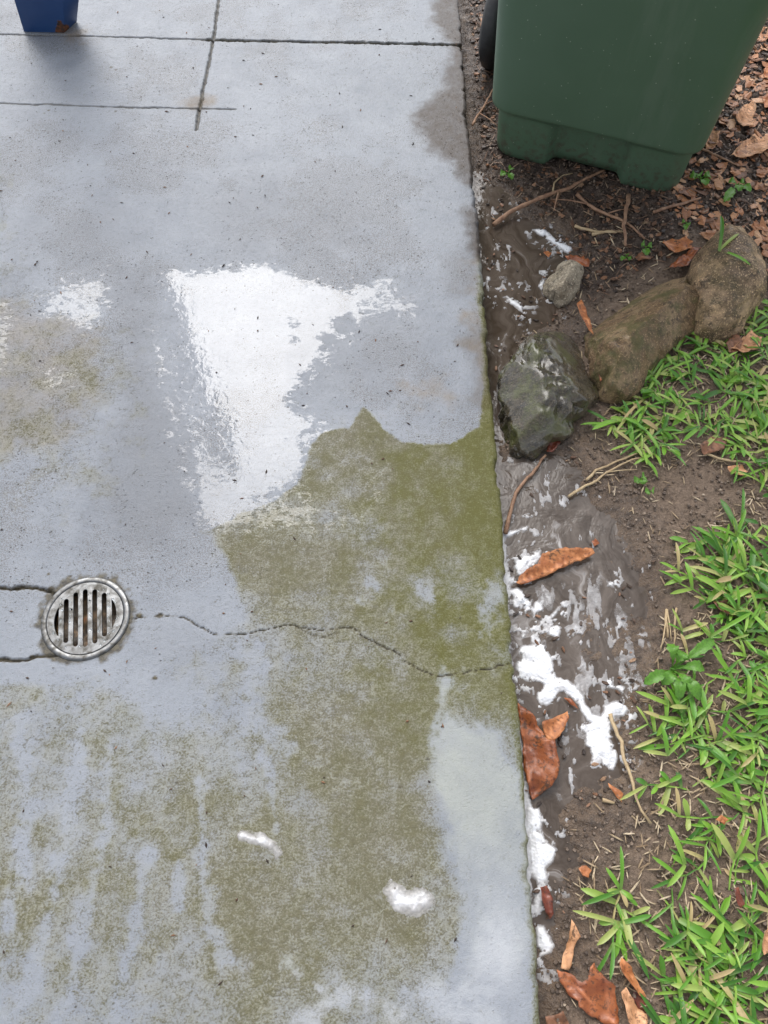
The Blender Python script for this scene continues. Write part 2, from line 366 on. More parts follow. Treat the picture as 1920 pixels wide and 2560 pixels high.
rc = (ex-.009)[:, None] + .009*np.sin(RND)[None, :]; rz = -.009 + .009*np.cos(RND)[None, :] + 0*rc
side_x = np.repeat(ex[:, None], 4, 1) + (fbm(ex*0+ys, ys*0, 30, 2, 9)-.5)[:, None]*.003*np.array([0, 1, 1, 0])[None, :]
side_z = np.array([-.02, -.04, -.07, -.15])[None, :] + 0*side_x
X = np.hstack([X0, rc, side_x]); Z = np.hstack([Z0, rz, side_z]); Y = np.hstack([Y0, np.repeat(ys[:, None], 10, 1)])
nx, ny = X.shape[1], X.shape[0]; x, y, z = X.ravel(), Y.ravel(), Z.ravel()

# -- survey of the growth, stains and painted dark reflections on the slab
rows = [0, 500, 600, 700, 800, 900, 1000, 1100, 1200, 1300, 1400, 1500, 1600, 1700, 1800, 1900, 2000, 2100, 2200]
D = np.array([[0]*12, [.05]+[0]*9+[.05, .1],
 [.2, .07, 0, 0, 0, 0, 0, 0, 0, 0, .15, .3], [.24, .14, .08, 0, 0, 0, 0, 0, 0, 0, .12, .45], [.2, .22, .34, .06, 0, 0, 0, 0, .05, .1, .12, .55],
 [.3, .25, .2, .03, 0, 0, .1, .7, .8, .8, .75, .8], [.2, .15, .08, .02, 0, .1, .4, .66, .72, .78, .85, .85], [.12, .08, .03, 0, .05, .5, .5, .52, .48, .75, .9, .85],
 [.06, .02, 0, 0, .05, .8, .76, .72, .72, .74, .82, .72], [.12, .1, 0, 0, .03, .35, .64, .6, .62, .58, .62, .45], [.1, .04, .02, .05, .1, .38, .5, .56, .62, .66, .7, .5],
 [.40, .2, .3, .18, .15, .38, .52, .66, .70, .8, .6, .72], [.5, .35, .42, .32, .25, .3, .5, .72, .74, .72, .25, .4], [.42, .32, .42, .42, .48, .3, .4, .62, .68, .6, .12, .2],
 [.44, .36, .45, .42, .5, .52, .5, .58, .72, .68, .2, .1], [.45, .4, .42, .45, .52, .66, .62, .58, .68, .65, .45, .05], [.42, .42, .38, .4, .5, .68, .72, .68, .64, .72, .4, 0],
 [.32, .34, .32, .34, .42, .6, .68, .52, .5, .48, .18, 0], [.25, .28, .28, .28, .38, .5, .42, .42, .42, .35, .08, 0]])
den = FOC*CT; # invert the survey: where on the survey sheet does each slab point lie
dp = y*ST + CAM_H*CT; sx = (960 + FOC*x/dp)*.8641; sy = (1280 - FOC*(y*CT - CAM_H*ST)/dp)*.8641
wob = 45
sxx = sx + (fbm(x, y, 8, 4, 31)-.5)*2*wob; syy = sy + (fbm(x, y, 8, 4, 37)-.5)*2*wob
ci = np.clip(sxx/100, 0, 10.999); c0 = ci.astype(int); cf = ci-c0
ri = np.interp(syy, rows, np.arange(len(rows))); r0 = np.clip(ri.astype(int), 0, len(rows)-2); rf = ri-r0
moss = (D[r0, c0]*(1-cf)+D[r0, c0+1]*cf)*(1-rf) + (D[r0+1, c0]*(1-cf)+D[r0+1, c0+1]*cf)*rf
n6 = fbm(x, y, 28, 5, 41, .6)-.5; n3 = fbm(x, y, 70, 4, 43, .6)-.5
moss = moss + np.where(moss > .03, n6*.55 + (fbm(x, y, 7, 4, 47)-.5)*.30, n6*.12)
CLEAN = GP([(0, 1180), (300, 1175), (462, 1142), (520, 1110), (590, 1085), (640, 1050), (660, 1010), (672, 960), (700, 935), (755, 925), (770, 905), (785, 878), (805, 900), (830, 930), (870, 955), (930, 963), (985, 955), (1038, 922), (1045, 850), (1030, 300), (1000, -200), (-400, -200), (-400, 1180)])
LOWC = GP([(-300, 1180), (300, 1170), (465, 1145), (490, 1210), (520, 1290), (545, 1345), (470, 1375), (300, 1440), (150, 1470), (-300, 1490)])
moss *= 1-.9*ss(-.003, .005, sdf(x, y, CLEAN)+n3*.012)*ss(300, 420, sx)
moss *= 1-.85*ss(-.006, .012, sdf(x, y, LOWC)+n6*.03)
BL = GP([(950, 1455), (975, 1478), (962, 1530), (1000, 1550), (1078, 1585), (1112, 1640), (1150, 1900), (1175, 2260), (1000, 2260), (958, 2150), (985, 2050), (1005, 1960), (962, 1850), (972, 1800), (932, 1700), (937, 1620), (952, 1560)])
bl = sdf(x, y, BL); blm = ss(-.012, .02, bl+n6*.05+n3*.03); moss *= 1-blm*(.93-.45*ss(.45, .65, fbm(x, y, 16, 4, 59, .6))*ss(2000, 1700, sy))
LT = [([(40, 1560), (60, 1750), (20, 2000)], 16), ([(175, 1560), (150, 1800), (60, 2150)], 17), ([(240, 1620), (230, 1800), (190, 1950), (150, 2150)], 15), ([(320, 1850), (290, 2000), (240, 2200)], 15),
      ([(430, 1690), (438, 1850)], 12), ([(440, 1900), (455, 2000), (480, 2060)], 16), ([(385, 1860), (390, 1960)], 9), ([(575, 1640), (598, 1790)], 12), ([(540, 1420), (545, 1560), (620, 1620)], 30), ([(1050, 1350), (1070, 1280)], 26), ([(905, 1270), (930, 1290)], 14), ([(800, 1255), (815, 1270)], 10), ([(775, 1300), (790, 1310)], 8)]
pale = np.zeros_like(x)
for pl, wd in LT:
    wdm = wd/1250; d = pdist(x, y, GP(pl)); s = ss(wdm*1.5, wdm*.2, d + n6*wdm*3.2 + n3*wdm*1.5); pale = np.maximum(pale, s*.22); moss *= 1-.55*s
el = (ex[:, None]-X).ravel(); edgeg = ss(.020, .003, el + n6*.02)*ss(1.45, 1.15, y)
moss = np.maximum(moss, edgeg*(.62+n6*.6)*(1-.35*blm)); moss = np.clip(moss*.93, 0, .86)
hue = np.clip(.15 + .75*ss(700, 1050, sx + n6*250)*ss(1750, 1350, sy) + edgeg*.8 + n6*.7, 0, 1)
stain = np.zeros_like(x)
for pl, a in (([(898, 255), (935, 220), (965, 180), (978, 90), (940, 50), (945, -60), (1010, -60), (1040, 300), (1045, 430), (1015, 400), (985, 350), (935, 320), (915, 290)], .95), ([(1000, 455), (1040, 450), (1042, 560), (1025, 560), (1015, 500)], .9), ([(1000, 720), (1060, 700), (1060, 860), (1040, 880), (1020, 800)], .35), ([(960, 560), (1040, 520), (1035, 620), (980, 640)], .25)):
    stain = np.maximum(stain, a*ss(-.030, .016, sdf(x, y, GP(pl))+n6*.05+n3*.02))
stain = np.maximum(stain, .42*ss(.05, .01, np.hypot(x-G(432, 225)[0], y-G(432, 225)[1])+n6*.04))
stain = np.maximum(stain, .30*ss(0, .25, fbm(x, y, 3, 4, 51)-.52)*ss(300, 60, sx)*ss(500, 700, sy)*ss(1150, 950, sy))
film = np.zeros_like(x); film = np.maximum(film, blm*(.35+.55*fbm(x, y, 12, 4, 57))*ss(2150, 1700, sy))
for pl, wd in (([(640, 2230), (690, 2180), (760, 2150), (830, 2170), (850, 2230)], 22), ([(620, 2080), (700, 2140)], 10), ([(940, 2150), (985, 2190), (1060, 2205)], 22), ([(990, 2150), (1100, 2120)], 14)):
    film = np.maximum(film, .5*ss(wd/900, 0, pdist(x, y, GP(pl))+n6*.06+n3*.02))
moss *= 1-.6*film
milk = ss(1750, 2050, sy)*ss(-.03, .05, el*0+bl); film = np.maximum(film, .9*milk*ss(-.01, .05, bl+n6*.08)*ss(.25, .6, fbm(x, y, 6, 4, 58))); milk = np.maximum(milk, ss(2050, 2150, sy))
damp_refl = np.zeros_like(x)  # strongest strip is a dark reflection put into the slab colour
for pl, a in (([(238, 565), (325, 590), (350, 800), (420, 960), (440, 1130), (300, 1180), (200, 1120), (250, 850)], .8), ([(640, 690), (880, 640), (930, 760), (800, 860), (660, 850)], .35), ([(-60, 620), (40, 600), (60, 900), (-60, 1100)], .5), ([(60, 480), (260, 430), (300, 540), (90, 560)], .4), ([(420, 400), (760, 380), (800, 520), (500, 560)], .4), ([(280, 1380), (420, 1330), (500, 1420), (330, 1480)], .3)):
    damp_refl = np.maximum(damp_refl, a*ss(-.06, .07, sdf(x, y, GP(pl))+n6*.10))
tan = .9*ss(.055, .008, np.hypot(x-G(432, 222)[0], (y-G(432, 222)[1])*1.3)+n6*.05)
for pl, a in (([(20, 640), (210, 700), (230, 860), (150, 960), (-60, 1000), (-60, 640)], .38), ([(1000, 560), (1050, 540), (1075, 880), (1040, 900), (1010, 740)], .55), ([(860, 830), (960, 800), (990, 880), (900, 880)], .45), ([(130, 66), (180, 60), (180, 84), (130, 84)], .7)):
    tan = np.maximum(tan, a*ss(-.02, .04, sdf(x, y, GP(pl))+n6*.09+n3*.03))
pit = np.clip(.2 + 1.0*ss(.40, .72, fbm(x, y, 7, 5, 61, .6)), 0, 1)*ss(1500, 1150, sy)
# -- grooves and cracks: real cuts
def cut(line, wd, depth, jam=.001, seed=1, step=.006, a=1.):
    global z, crack
    d = pdist(x, y, jag(GP(line), step, jam, seed)); w2 = wd*(1+n3*1.6+n6*.8)
    s = ss(w2, w2*.35, d); z = z - depth*s; crack = np.maximum(crack, a*ss(w2*1.25, w2*.5, d)); return d
crack = np.zeros_like(x)
cut([(480, -90), (472, 0), (460, 90), (446, 160), (431, 235), (424, 280)], .0048, .007, .0006, 2, a=.72)
cut([(-200, 69), (0, 74), (170, 77), (450, 86)], .0034, .005, .0006, 3, a=.6); cut([(450, 86), (700, 91), (1012, 97)], .0062, .009, .0005, 4)
cut([(-200, 215), (0, 222), (200, 229), (430, 235)], .0030, .004, .0010, 5, a=.6); cut([(430, 235), (510, 237)], .0028, .003, .0002, 6, a=.7)
cd1 = cut([(284, 1338), (310, 1332), (345, 1328), (398, 1334), (440, 1356), (488, 1369), (560, 1362), (622, 1349), (690, 1362), (762, 1356), (800, 1383), (850, 1404), (880, 1432), (912, 1449), (950, 1461), (1000, 1456), (1040, 1446), (1120, 1428)], .0010, .004, .0016, 7)
cut([(640, 1352), (700, 1376), (735, 1366)], .0009, .002, .0012, 8)
cut([(-60, 1269), (0, 1270), (55, 1269), (100, 1276), (125, 1285)], .0042, .008, .0014, 9); cut([(-60, 1422), (0, 1426), (30, 1427), (80, 1417), (140, 1408)], .0036, .006, .0018, 10)
for px, py, r_ in ((300, 1330, 9), (345, 1330, 9), (10, 1425, 11), (70, 1420, 8), (110, 1272, 10), (105, 1240, 5), (105, 238, 6), (250, 240, 7), (235, 240, 5), (150, 1245, 6), (226, 243, 4), (270, 243, 4), (95, 244, 4), (120, 241, 5), (300, 154, 4), (318, 160, 3), (250, 150, 3), (345, 205, 3), (240, 145, 4), (335, 1465, 5), (383, 1690, 5), (550, 1885, 5), (925, 1640, 7), (865, 1700, 5), (465, 1300, 5)):
    c = G(px, py); crack = np.maximum(crack, ss(r_/1250, r_/2600, np.hypot((x-c[0])*.8, (y-c[1])*1.2)+np.abs(n3)*.006+n6*.008))
DR = G(185, 1335)
rd = np.hypot(x-DR[0], y-DR[1]); crack = np.maximum(crack, ss(.0900, .0785, rd + n3*.030 + n6*.02)*.9)
# -- where the water film lies
PUDS = [([(326, 592), (470, 578), (560, 574), (660, 598), (730, 612), (760, 597), (862, 598), (840, 640), (905, 650), (910, 690), (850, 700), (790, 680), (730, 735), (705, 770), (680, 800), (640, 840), (625, 875), (700, 905), (715, 930), (640, 950), (660, 985), (650, 1040), (560, 1085), (880, 1130), (860, 1160), (620, 1150), (530, 1130), (450, 1150), (430, 1100), (420, 950), (370, 800), (345, 680)], 1.12),
        ([(60, 700), (75, 640), (140, 600), (235, 575), (245, 640), (240, 700), (190, 720), (120, 700)], .62), ([(-80, 690), (10, 640), (45, 700), (20, 800), (-80, 900)], .58), ([(70, 770), (160, 790), (180, 840), (100, 850)], .62), ([(790, 1000), (840, 1010), (850, 1090), (800, 1140), (770, 1060)], .98), ([(700, 600), (870, 600), (915, 650), (905, 700), (820, 710), (720, 800), (640, 860)], .66), ([(600, 850), (700, 890), (725, 940), (660, 1000), (620, 960)], .66), ([(470, 1070), (640, 1050), (760, 1080), (880, 1100), (870, 1160), (700, 1180), (520, 1150), (440, 1160)], .90), ([(150, 880), (190, 890), (160, 910)], .55), ([(340, 640), (440, 1110), (400, 1060), (320, 760)], .62), ([(60, 960), (130, 960), (100, 1000)], .58)]
wet = np.zeros_like(x)
for pl, a in PUDS:
    wet = np.maximum(wet, a*ss(-.040, .055 + .05*ss(620, 760, sx), sdf(x, y, GP(pl)) + n6*.05))
lo = ss(1020, 1090, sy)*ss(480, 560, sx); wet = wet*(1-.38*lo)
hol = np.minimum.reduce([np.hypot(x-G(px, py)[0], y-G(px, py)[1])-r_ for px, py, r_ in ((640, 700, .018), (632, 735, .012), (700, 735, .02), (735, 700, .022))])
wet *= 1-.55*ss(.012, -.006, hol + n3*.03 + n6*.03)
z = z + (fbm(x, y, 4, 3, 71)-.5)*.003*(np.abs(z) < .0005)
ok = np.ones(nx*ny, bool); F = grid_faces(nx, ny)
keep = (rd[F] > .070).all(1); F = F[keep]
slab = mesh_obj('concrete_patio', np.stack([x, y, z], 1), F, MC, attrs=dict(moss=moss, wet=wet, stain=stain, film=film, crack=crack, pit=pit, hue=hue, pale=pale, damp_refl=damp_refl, tan=tan, milk=milk))
tag(slab, kind='structure')

# ------------------------------------------------------------------ soil and water
gx = np.concatenate([np.arange(.200, 1.16, .0032), np.linspace(1.18, 6, 50)]); gy = np.concatenate([np.linspace(-2.5, -.26, 30), np.arange(-.24, 2.5, .0034), np.linspace(2.54, 8, 60)])
GX, GY = np.meshgrid(gx, gy); x, y = GX.ravel(), GY.ravel(); z = gz(x, y)
lumps = ss(.50, .72, fbm(x, y, 85, 3, 81)); damp_refl = sdf(x, y, DAMP); mul = ss(-.05, .06, sdf(x, y, MUL)+(fbm(x, y, 14, 4, 83)-.5)*.12)
z = z + lumps*.004*(.4+mul) + (fbm(x, y, 160, 3, 85)-.5)*.006
wetg = ss(-.05, .04, damp_refl + (fbm(x, y, 20, 4, 87)-.5)*.10); dry = (1-wetg)*(1-mul)*(.4+.8*fbm(x, y, 6, 3, 89))
soil = mesh_obj('garden_soil', np.stack([x, y, z], 1), grid_faces(len(gx), len(gy)), MS, attrs=dict(wet=wetg, mulch=mul, dry=np.clip(dry, 0, 1))); tag(soil, kind='structure')
wx = np.arange(.205, .80, .006); wy = np.arange(-.3, 2.6, .006); WX, WY = np.meshgrid(wx, wy)
wz = WATER + (fbm(WX.ravel(), WY.ravel(), 25, 3, 91)-.5)*.0012
F = grid_faces(len(wx), len(wy)); cen = np.stack([WX.ravel(), WY.ravel()], 1)[F].mean(1)
keep = (sdf(cen[:, 0], cen[:, 1], PUD[0]) > -.035)
water = mesh_obj('puddle_water', np.stack([WX.ravel(), WY.ravel(), wz], 1), F[keep], MW); tag(water, kind='structure')

# ------------------------------------------------------------------ foam
FOAM = [('F', [(310, 520), (345, 485), (450, 480), (455, 520), (420, 580), (350, 620), (300, 660), (280, 640), (305, 600)]), ('F', [(270, 690), (330, 680), (410, 730), (400, 780), (350, 800), (290, 780)]),
        ('H', [(330, 920), (370, 870), (440, 860), (490, 845), (540, 870), (590, 960), (625, 1040), (640, 1110), (700, 1120), (770, 1170), (830, 1240), (860, 1330), (900, 1380), (950, 1400), (975, 1370), (985, 1330), (1040, 1300), (1100, 1280), (1115, 1240), (1080, 1200), (1020, 1190), (995, 1160), (1010, 1120), (1060, 1120), (1080, 1165), (1140, 1180), (1185, 1240), (1170, 1320), (1140, 1410), (1080, 1410), (1060, 1480), (1070, 1600), (1095, 1720), (1060, 1810), (990, 1800), (960, 1740), (870, 1760), (890, 1700), (850, 1620), (840, 1540), (845, 1440), (800, 1340), (740, 1270), (690, 1250), (650, 1300), (560, 1330), (470, 1310), (480, 1230), (500, 1180), (430, 1160), (350, 1140), (330, 1040)]),
        ('L', [(365, 440), (440, 450), (460, 520), (455, 600), (540, 690), (520, 740), (480, 790), (490, 860), (430, 890), (400, 830), (385, 700), (372, 560)]), ('L', [(405, 890), (450, 900), (470, 960), (440, 1030), (415, 1050)]), ('L', [(418, 1080), (470, 1090), (520, 1200), (500, 1235), (440, 1260), (425, 1200)]),
        ('H', [(560, 730), (640, 720), (680, 740), (650, 830), (610, 860), (570, 800)]), ('H', [(460, 560), (490, 545), (530, 600), (520, 660), (480, 700), (450, 640)]), ('H', [(640, 590), (680, 580), (600, 690), (550, 720), (560, 680)]),
        ('H', [(250, 30), (330, 10), (420, -20), (410, 20), (330, 50), (240, 70)]), ('R', [(405, 200), (470, 200), (530, 250), (620, 300), (600, 330), (520, 280), (440, 230)]), ('R', [(430, 500), (470, 440), (500, 390), (480, 470), (460, 530), (560, 595), (550, 610), (460, 550)]),
        ('R', [(240, 540), (280, 550), (360, 610), (350, 640), (280, 590)]), ('R', [(160, 440), (185, 450), (180, 560), (165, 560)]), ('H', [(1010, 400), (1070, 390), (1060, 450), (1000, 440)]), ('H', [(370, 780), (410, 785), (405, 830), (365, 825)]), ('H', [(400, 740), (460, 745), (465, 785), (410, 785)]), ('H', [(700, 780), (760, 780), (760, 805), (710, 810)])]
fx = np.arange(.215, .60, .0020); fy = np.arange(-.16, 1.75, .0022); FX, FY = np.meshgrid(fx, fy); x, y = FX.ravel(), FY.ravel()
fn = fbm(x, y, 45, 5, 101, .6)-.5; m = np.full(x.shape, -1.)
for fr, pl in FOAM: m = np.maximum(m, sdf(x, y, GP(pl, fr, WATER)))
lace = ss(.63, .68, fbm(x+.03*fbm(x, y, 20, 2, 7), y, 55, 4, 103, .6))*ss(-.06, .0, m)*.006 - .002
lace2 = np.where((sdf(x, y, PUD[0]) > -.01), ss(.70, .73, fbm(x*1.6, y*.8+.03*fbm(x, y, 15, 2, 8), 42, 4, 105, .6))*.0045-.002, -1)
fhol = ss(.53, .66, fbm(x+.02*fbm(x, y, 30, 2, 9), y, 62, 4, 109, .6))
m2 = np.maximum(np.maximum(m + fn*.011 + .0006 - fhol*.0075, np.where(m > -.06, lace, -1)), lace2)
band = .034*fbm(x, y, 9, 4, 111) + (fbm(x, y, 55, 4, 113, .6)-.5)*.026 - .004 - (x-edge_x(y)); pxy = np.array([G(1000, v, 'A', WATER)[1] for v in (1120, 1190, 1480, 1700, 2040, 2100)])
band = np.where((y < pxy[0]) & (y > pxy[5]), band - .012*ss(pxy[1], pxy[0], y) - .010*ss(pxy[4], pxy[5], y), -1); m2 = np.maximum(m2, np.minimum(band, .004))
mil = ss(.60, .645, fbm(x*2.2+.05*fbm(x, y, 9, 3, 115), y*.8+.06*fbm(x, y, 12, 3, 117), 30, 3, 119))*ss(-.05, .03, sdf(x, y, GP([(1170, 1230), (1290, 1260), (1370, 1400), (1340, 1600), (1270, 1560), (1200, 1420)], 'A', WATER)))
m2 = np.maximum(m2, np.where(mil > .05, mil*.0026-.0006, -1))
base = np.maximum(gz(x, y), WATER)
hgt = np.where(m2 < 0, m2*.9, .0006*ss(0, .001, m2) + ss(0, .022, m2)*(.0042+.009*(fbm(x, y, 34, 4, 107)-.35)))
F = grid_faces(len(fx), len(fy)); keep = (m2[F] > -.0006).any(1) & ((x > edge_x(y)-.002)[F].all(1))
foam = mesh_obj('soap_foam', np.stack([x, y, base + .0004 + hgt], 1), F[keep], MF, attrs=dict(thin=ss(.007, 0, m2)))
tag(foam, 'white soap foam floating on the muddy puddle beside the slab', 'foam', kind='stuff')
def suds(name, line, wd, h, label, seed):
    ln = GP(line); x0, y0 = ln.min(0)-.05; x1, y1 = ln.max(0)+.05
    ax, ay = np.arange(x0, x1, .0016), np.arange(y0, y1, .0016); AX, AY = np.meshgrid(ax, ay); x, y = AX.ravel(), AY.ravel()
    m = wd*(1+.8*(fbm(x, y, 40, 3, seed)-.5)) - pdist(x, y, ln, .1) + (fbm(x, y, 90, 4, seed+2)-.5)*wd*1.1
    zz = .0006 + np.where(m < 0, m*.5, h*ss(0, wd*1.5, m)*(.7+.6*fbm(x, y, 60, 3, seed+4))); F = grid_faces(len(ax), len(ay)); keep = (m[F] > -.001).any(1)
    c = ln.mean(0); o = mesh_obj(name, np.stack([x, y, zz], 1), F[keep], MF, loc=(c[0], c[1], 0), attrs=dict(thin=ss(1.9*wd, -.3*wd, m))); tag(o, label, 'foam', 'soap suds on the concrete')
suds('soap_suds', [(523, 1803), (545, 1812), (570, 1815), (592, 1828), (600, 1842)], .008, .002, 'thin curved white streak of soap suds on the mossy concrete', 200)
suds('soap_suds', [(850, 1925), (868, 1948), (890, 1953), (912, 1950)], .015, .004, 'thick white blob of soap suds on the mossy concrete', 210)

# ------------------------------------------------------------------ floor drain
root = empty('floor_drain', (DR[0], DR[1], 0)); tag(root, 'round stainless steel floor drain with slotted grate in the concrete', 'drain')
M_steel = mat_steel()
def lathe(prof, n=96):
    vs, fs = [], []
    for i in range(n):
        a = 2*math.pi*i/n; vs += [(r*math.cos(a), r*math.sin(a), zz) for r, zz in prof]
    k = len(prof)
    for i in range(n):
        j = (i+1) % n
        for q in range(k-1): fs.append((i*k+q, j*k+q, j*k+q+1, i*k+q+1))
    return vs, fs
v, f = lathe([(.0668, -.012), (.0672, .0012), (.0682, .0022), (.0705, .0027), (.0745, .0027), (.0768, .0020), (.0778, .0004), (.0780, -.008)]); mesh_obj('rim_ring', v, f, M_steel, root)
cu = bpy.data.curves.new('plate', 'CURVE'); cu.dimensions = '2D'; cu.fill_mode = 'BOTH'; cu.extrude = .0011; cu.bevel_depth = .0007; cu.bevel_resolution = 2
def spl(pts):
    s = cu.splines.new('POLY'); s.points.add(len(pts)-1); s.use_cyclic_u = True
    for p, q in zip(s.points, pts): p.co = (q[0], q[1], 0, 1)
spl([(.0662*math.cos(a), .0662*math.sin(a)) for a in np.linspace(0, 2*math.pi, 90, endpoint=False)])
for k_ in range(-2, 3):
    cx, hw = k_*.0166, .0046; hl = math.sqrt(.0545**2-(abs(cx)+.002)**2) - hw
    spl([(cx+hw*math.cos(a), hl+hw*math.sin(a)) for a in np.linspace(0, math.pi, 9)] + [(cx+hw*math.cos(a), -hl+hw*math.sin(a)) for a in np.linspace(math.pi, 2*math.pi, 9)])
for s_ in (-1, 1):
    a0 = math.acos(.0455/.0545); ar = [(s_*.0545*math.cos(a), .0545*math.sin(a)) for a in np.linspace(-a0, a0, 12)]; spl(ar if s_ > 0 else ar[::-1])
co = bpy.data.objects.new('plate', cu); COL.objects.link(co); bpy.context.view_layer.update()
me = bpy.data.meshes.new_from_object(co.evaluated_get(bpy.context.evaluated_depsgraph_get())); bpy.data.objects.remove(co)
me.name = 'grate_plate'; me.materials.clear(); me.materials.append(M_steel)
plate = bpy.data.objects.new('grate_plate', me); COL.objects.link(plate); plate.parent = root; plate.location = (0, 0, .0006)
dv = G(185, 1300)-G(185, 1370); sl = math.atan2(-dv.x, dv.y); plate.rotation_euler = (0, 0, sl)
v, f = lathe([(.066, -.002), (.064, -.03), (.060, -.09), (.058, -.13)], 48); mesh_obj('drain_pipe', v, f, mat_simple('pipe_grime', (.03, .026, .022), (.10, .085, .07), .45, 50), root)
n_ = 26; g1 = np.linspace(-.06, .06, n_); a_, b_ = np.meshgrid(g1, g1); a_, b_ = a_.ravel(), b_.ravel()
F = grid_faces(n_, n_); kp = (np.hypot(a_, b_)[F] < .062).all(1)
m = N('drain_sludge'); m.set(Base_Color=m.ramp(m.noise(45, 5, .7), [(.3, (.02, .016, .012)), (.5, (.10, .065, .035)), (.62, (.25, .15, .07)), (.75, (.30, .07, .02))]), Roughness=.4, Normal=m.bump(m.noise(80, 4), .8, .004))
mesh_obj('wet_debris', np.stack([a_, b_, -.032+fbm(a_, b_, 40, 3, 5)*.020-.25*np.maximum(0, a_)], 1), F[kp], m.m, root)
bmd = bmesh.new()
for i in range(260):
    a = random.uniform(0, 6.283); r_ = .061*math.sqrt(random.uniform(.02, 1)); px, py = r_*math.cos(a), r_*math.sin(a)
    q = px*math.cos(-sl)-py*math.sin(-sl); qy = px*math.sin(-sl)+py*math.cos(-sl)
    kk = round(q/.0166)
    if abs(q-kk*.0166) < .0062 and abs(qy) < math.sqrt(max(0, .0550**2-q*q)): continue
    s_ = random.choice([.0007, .0010, .0014, .0019])
    mt = bmesh.ops.create_icosphere(bmd, subdivisions=2, radius=s_)['verts']
    st = random.uniform(.8, 1.5)
    for vv in mt: vv.co = Vector((vv.co.x*st+px, vv.co.y+py, max(vv.co.z, -s_*.2)*.6+.0027))
dr = bm_obj('water_droplets', bmd, mat_dropwater(), root); dr['kind'] = 'stuff'

# ------------------------------------------------------------------ blue post
def lvl(px, py, zz): return G(px, py, 'A', zz)
bF = [lvl(52, 69, 0), lvl(139, 71, 0), lvl(166, 47, 0)]; tF = [lvl(31, 0, .09), lvl(136, 0, .09), lvl(172, 2, .085)]
tF[2].z = .09
bF.append(bF[0]+bF[2]-bF[1]); tF.append(tF[0]+tF[2]-tF[1])
prof = []
for i in range(4): prof.append((bF[i], tF[i]))
pc = sum(bF, Vector())/4
post = empty('steel_post', (pc.x, pc.y, 0)); tag(post, 'dark blue painted steel post with rusted foot corner on the slab', 'post')
vs, fs, rs = [], [], []
lev = [0, .01, .02, .03, .045, .06, .09, .12]
NS = 14
for l_ in lev:
    t = min(l_, .10)/.09; c4 = [b.lerp(tt, t) for b, tt in prof]
    for i in range(4):
        for q in range(NS):
            p = c4[i].lerp(c4[(i+1) % 4], q/NS); dcor = min(q, NS-q)/NS
            vs.append((p.x, p.y, l_+.0005)); rs.append(max(0, 1.25-((Vector((p.x, p.y))-Vector((bF[1].x, bF[1].y))).length/.020)*.6 - l_/.05))
PR = 4*NS
for a in range(len(lev)-1):
    for q in range(PR): fs.append((a*PR+q, a*PR+(q+1) % PR, (a+1)*PR+(q+1) % PR, (a+1)*PR+q))
MB = mat_blue()
o = mesh_obj('post_foot', vs, fs, MB, post, None, False, dict(rust=rs)); o.data.transform(__import__('mathutils').Matrix.Translation((-pc.x, -pc.y, 0)))
top4 = [b.lerp(tt, .10/.09) for b, tt in prof]; tc4 = sum(top4, Vector())/4
vs = [tuple((p-tc4)*.985+tc4-pc)[:2]+(zz,) for zz in (.115, 2.4) for p in top4]; mesh_obj('post_shaft', vs, [(i, (i+1) % 4, 4+(i+1) % 4, 4+i) for i in range(4)]+[(4, 5, 6, 7)], MB, post, None, False)

# ------------------------------------------------------------------ wheelie bin
yaw = -R(20.6); fc = Vector((.490, 1.626)); bdir = Vector((math.sin(-yaw), math.cos(-yaw))); HD = .25
bc = fc + bdir*HD; BZ = -.040
bn = empty('wheelie_bin', (bc.x, bc.y, BZ), yaw); tag(bn, 'dark green plastic wheelie bin standing on soil beside the slab', 'bin')
def rrect(x0, x1, y0, y1, r, n=10, k=44):
    pts = []
    for (cx, cy, a) in ((x0+r, y0+r, math.pi), (x1-r, y0+r, 1.5*math.pi), (x1-r, y1-r, 0), (x0+r, y1-r, .5*math.pi)):
        pts += [(cx+r*math.cos(a+i*math.pi/2/n), cy+r*math.sin(a+i*math.pi/2/n)) for i in range(n+1)]
    out = []
    for i in range(len(pts)):
        a, b = np.array(pts[i]), np.array(pts[(i+1) % len(pts)]); L = np.linalg.norm(b-a); q = k if L > r else 1
        for j in range(q): out.append(a+(b-a)*j/q)
    return np.array(out)
hs = [0, .004, .010, .02, .04, .06, .08, .10, .115, .122, .128, .133, .138, .143, .148, .154, .162, .18, .22, .3, .4, .5, .6, .7, .8, .9, .93]
vs, fs, low = [], [], []
for h_ in hs:
    ins = .018*(1-float(ss(.124, .146, np.array(h_)))) + .010*float(ss(.012, 0, np.array(h_)))
    hw, y0, y1 = .247+.05*h_-ins*.8, -HD-.075*h_+ins-.012, HD+.03*h_-ins
    rp = rrect(-hw, hw, y0, y1, .050+.01*h_); 
    rec = (1-float(ss(.118, .145, np.array(h_))))
    for p in rp:
        c = float(ss(-.100, -.076, np.array(p[0]))*(1-ss(.078, .102, np.array(p[0])))) if p[1] < y0+.01 else 0
        yy = p[1]+c*rec*.026
        zz = h_ + (c*.010 if h_ < .015 else 0) + (.004*math.sin(p[0]*23)*0 if h_ == 0 else 0)
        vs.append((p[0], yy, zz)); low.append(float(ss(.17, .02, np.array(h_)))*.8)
PR = len(rp)
for a in range(len(hs)-1):
    for q in range(PR): fs.append((a*PR+q, a*PR+(q+1) % PR, (a+1)*PR+(q+1) % PR, (a+1)*PR+q))
fs.append(tuple(range(PR))[::-1])
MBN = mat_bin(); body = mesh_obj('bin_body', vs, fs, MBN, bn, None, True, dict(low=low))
v1 = rrect(-.297, .297, -.345, .30, .06, 8, 1); kk = len(v1)
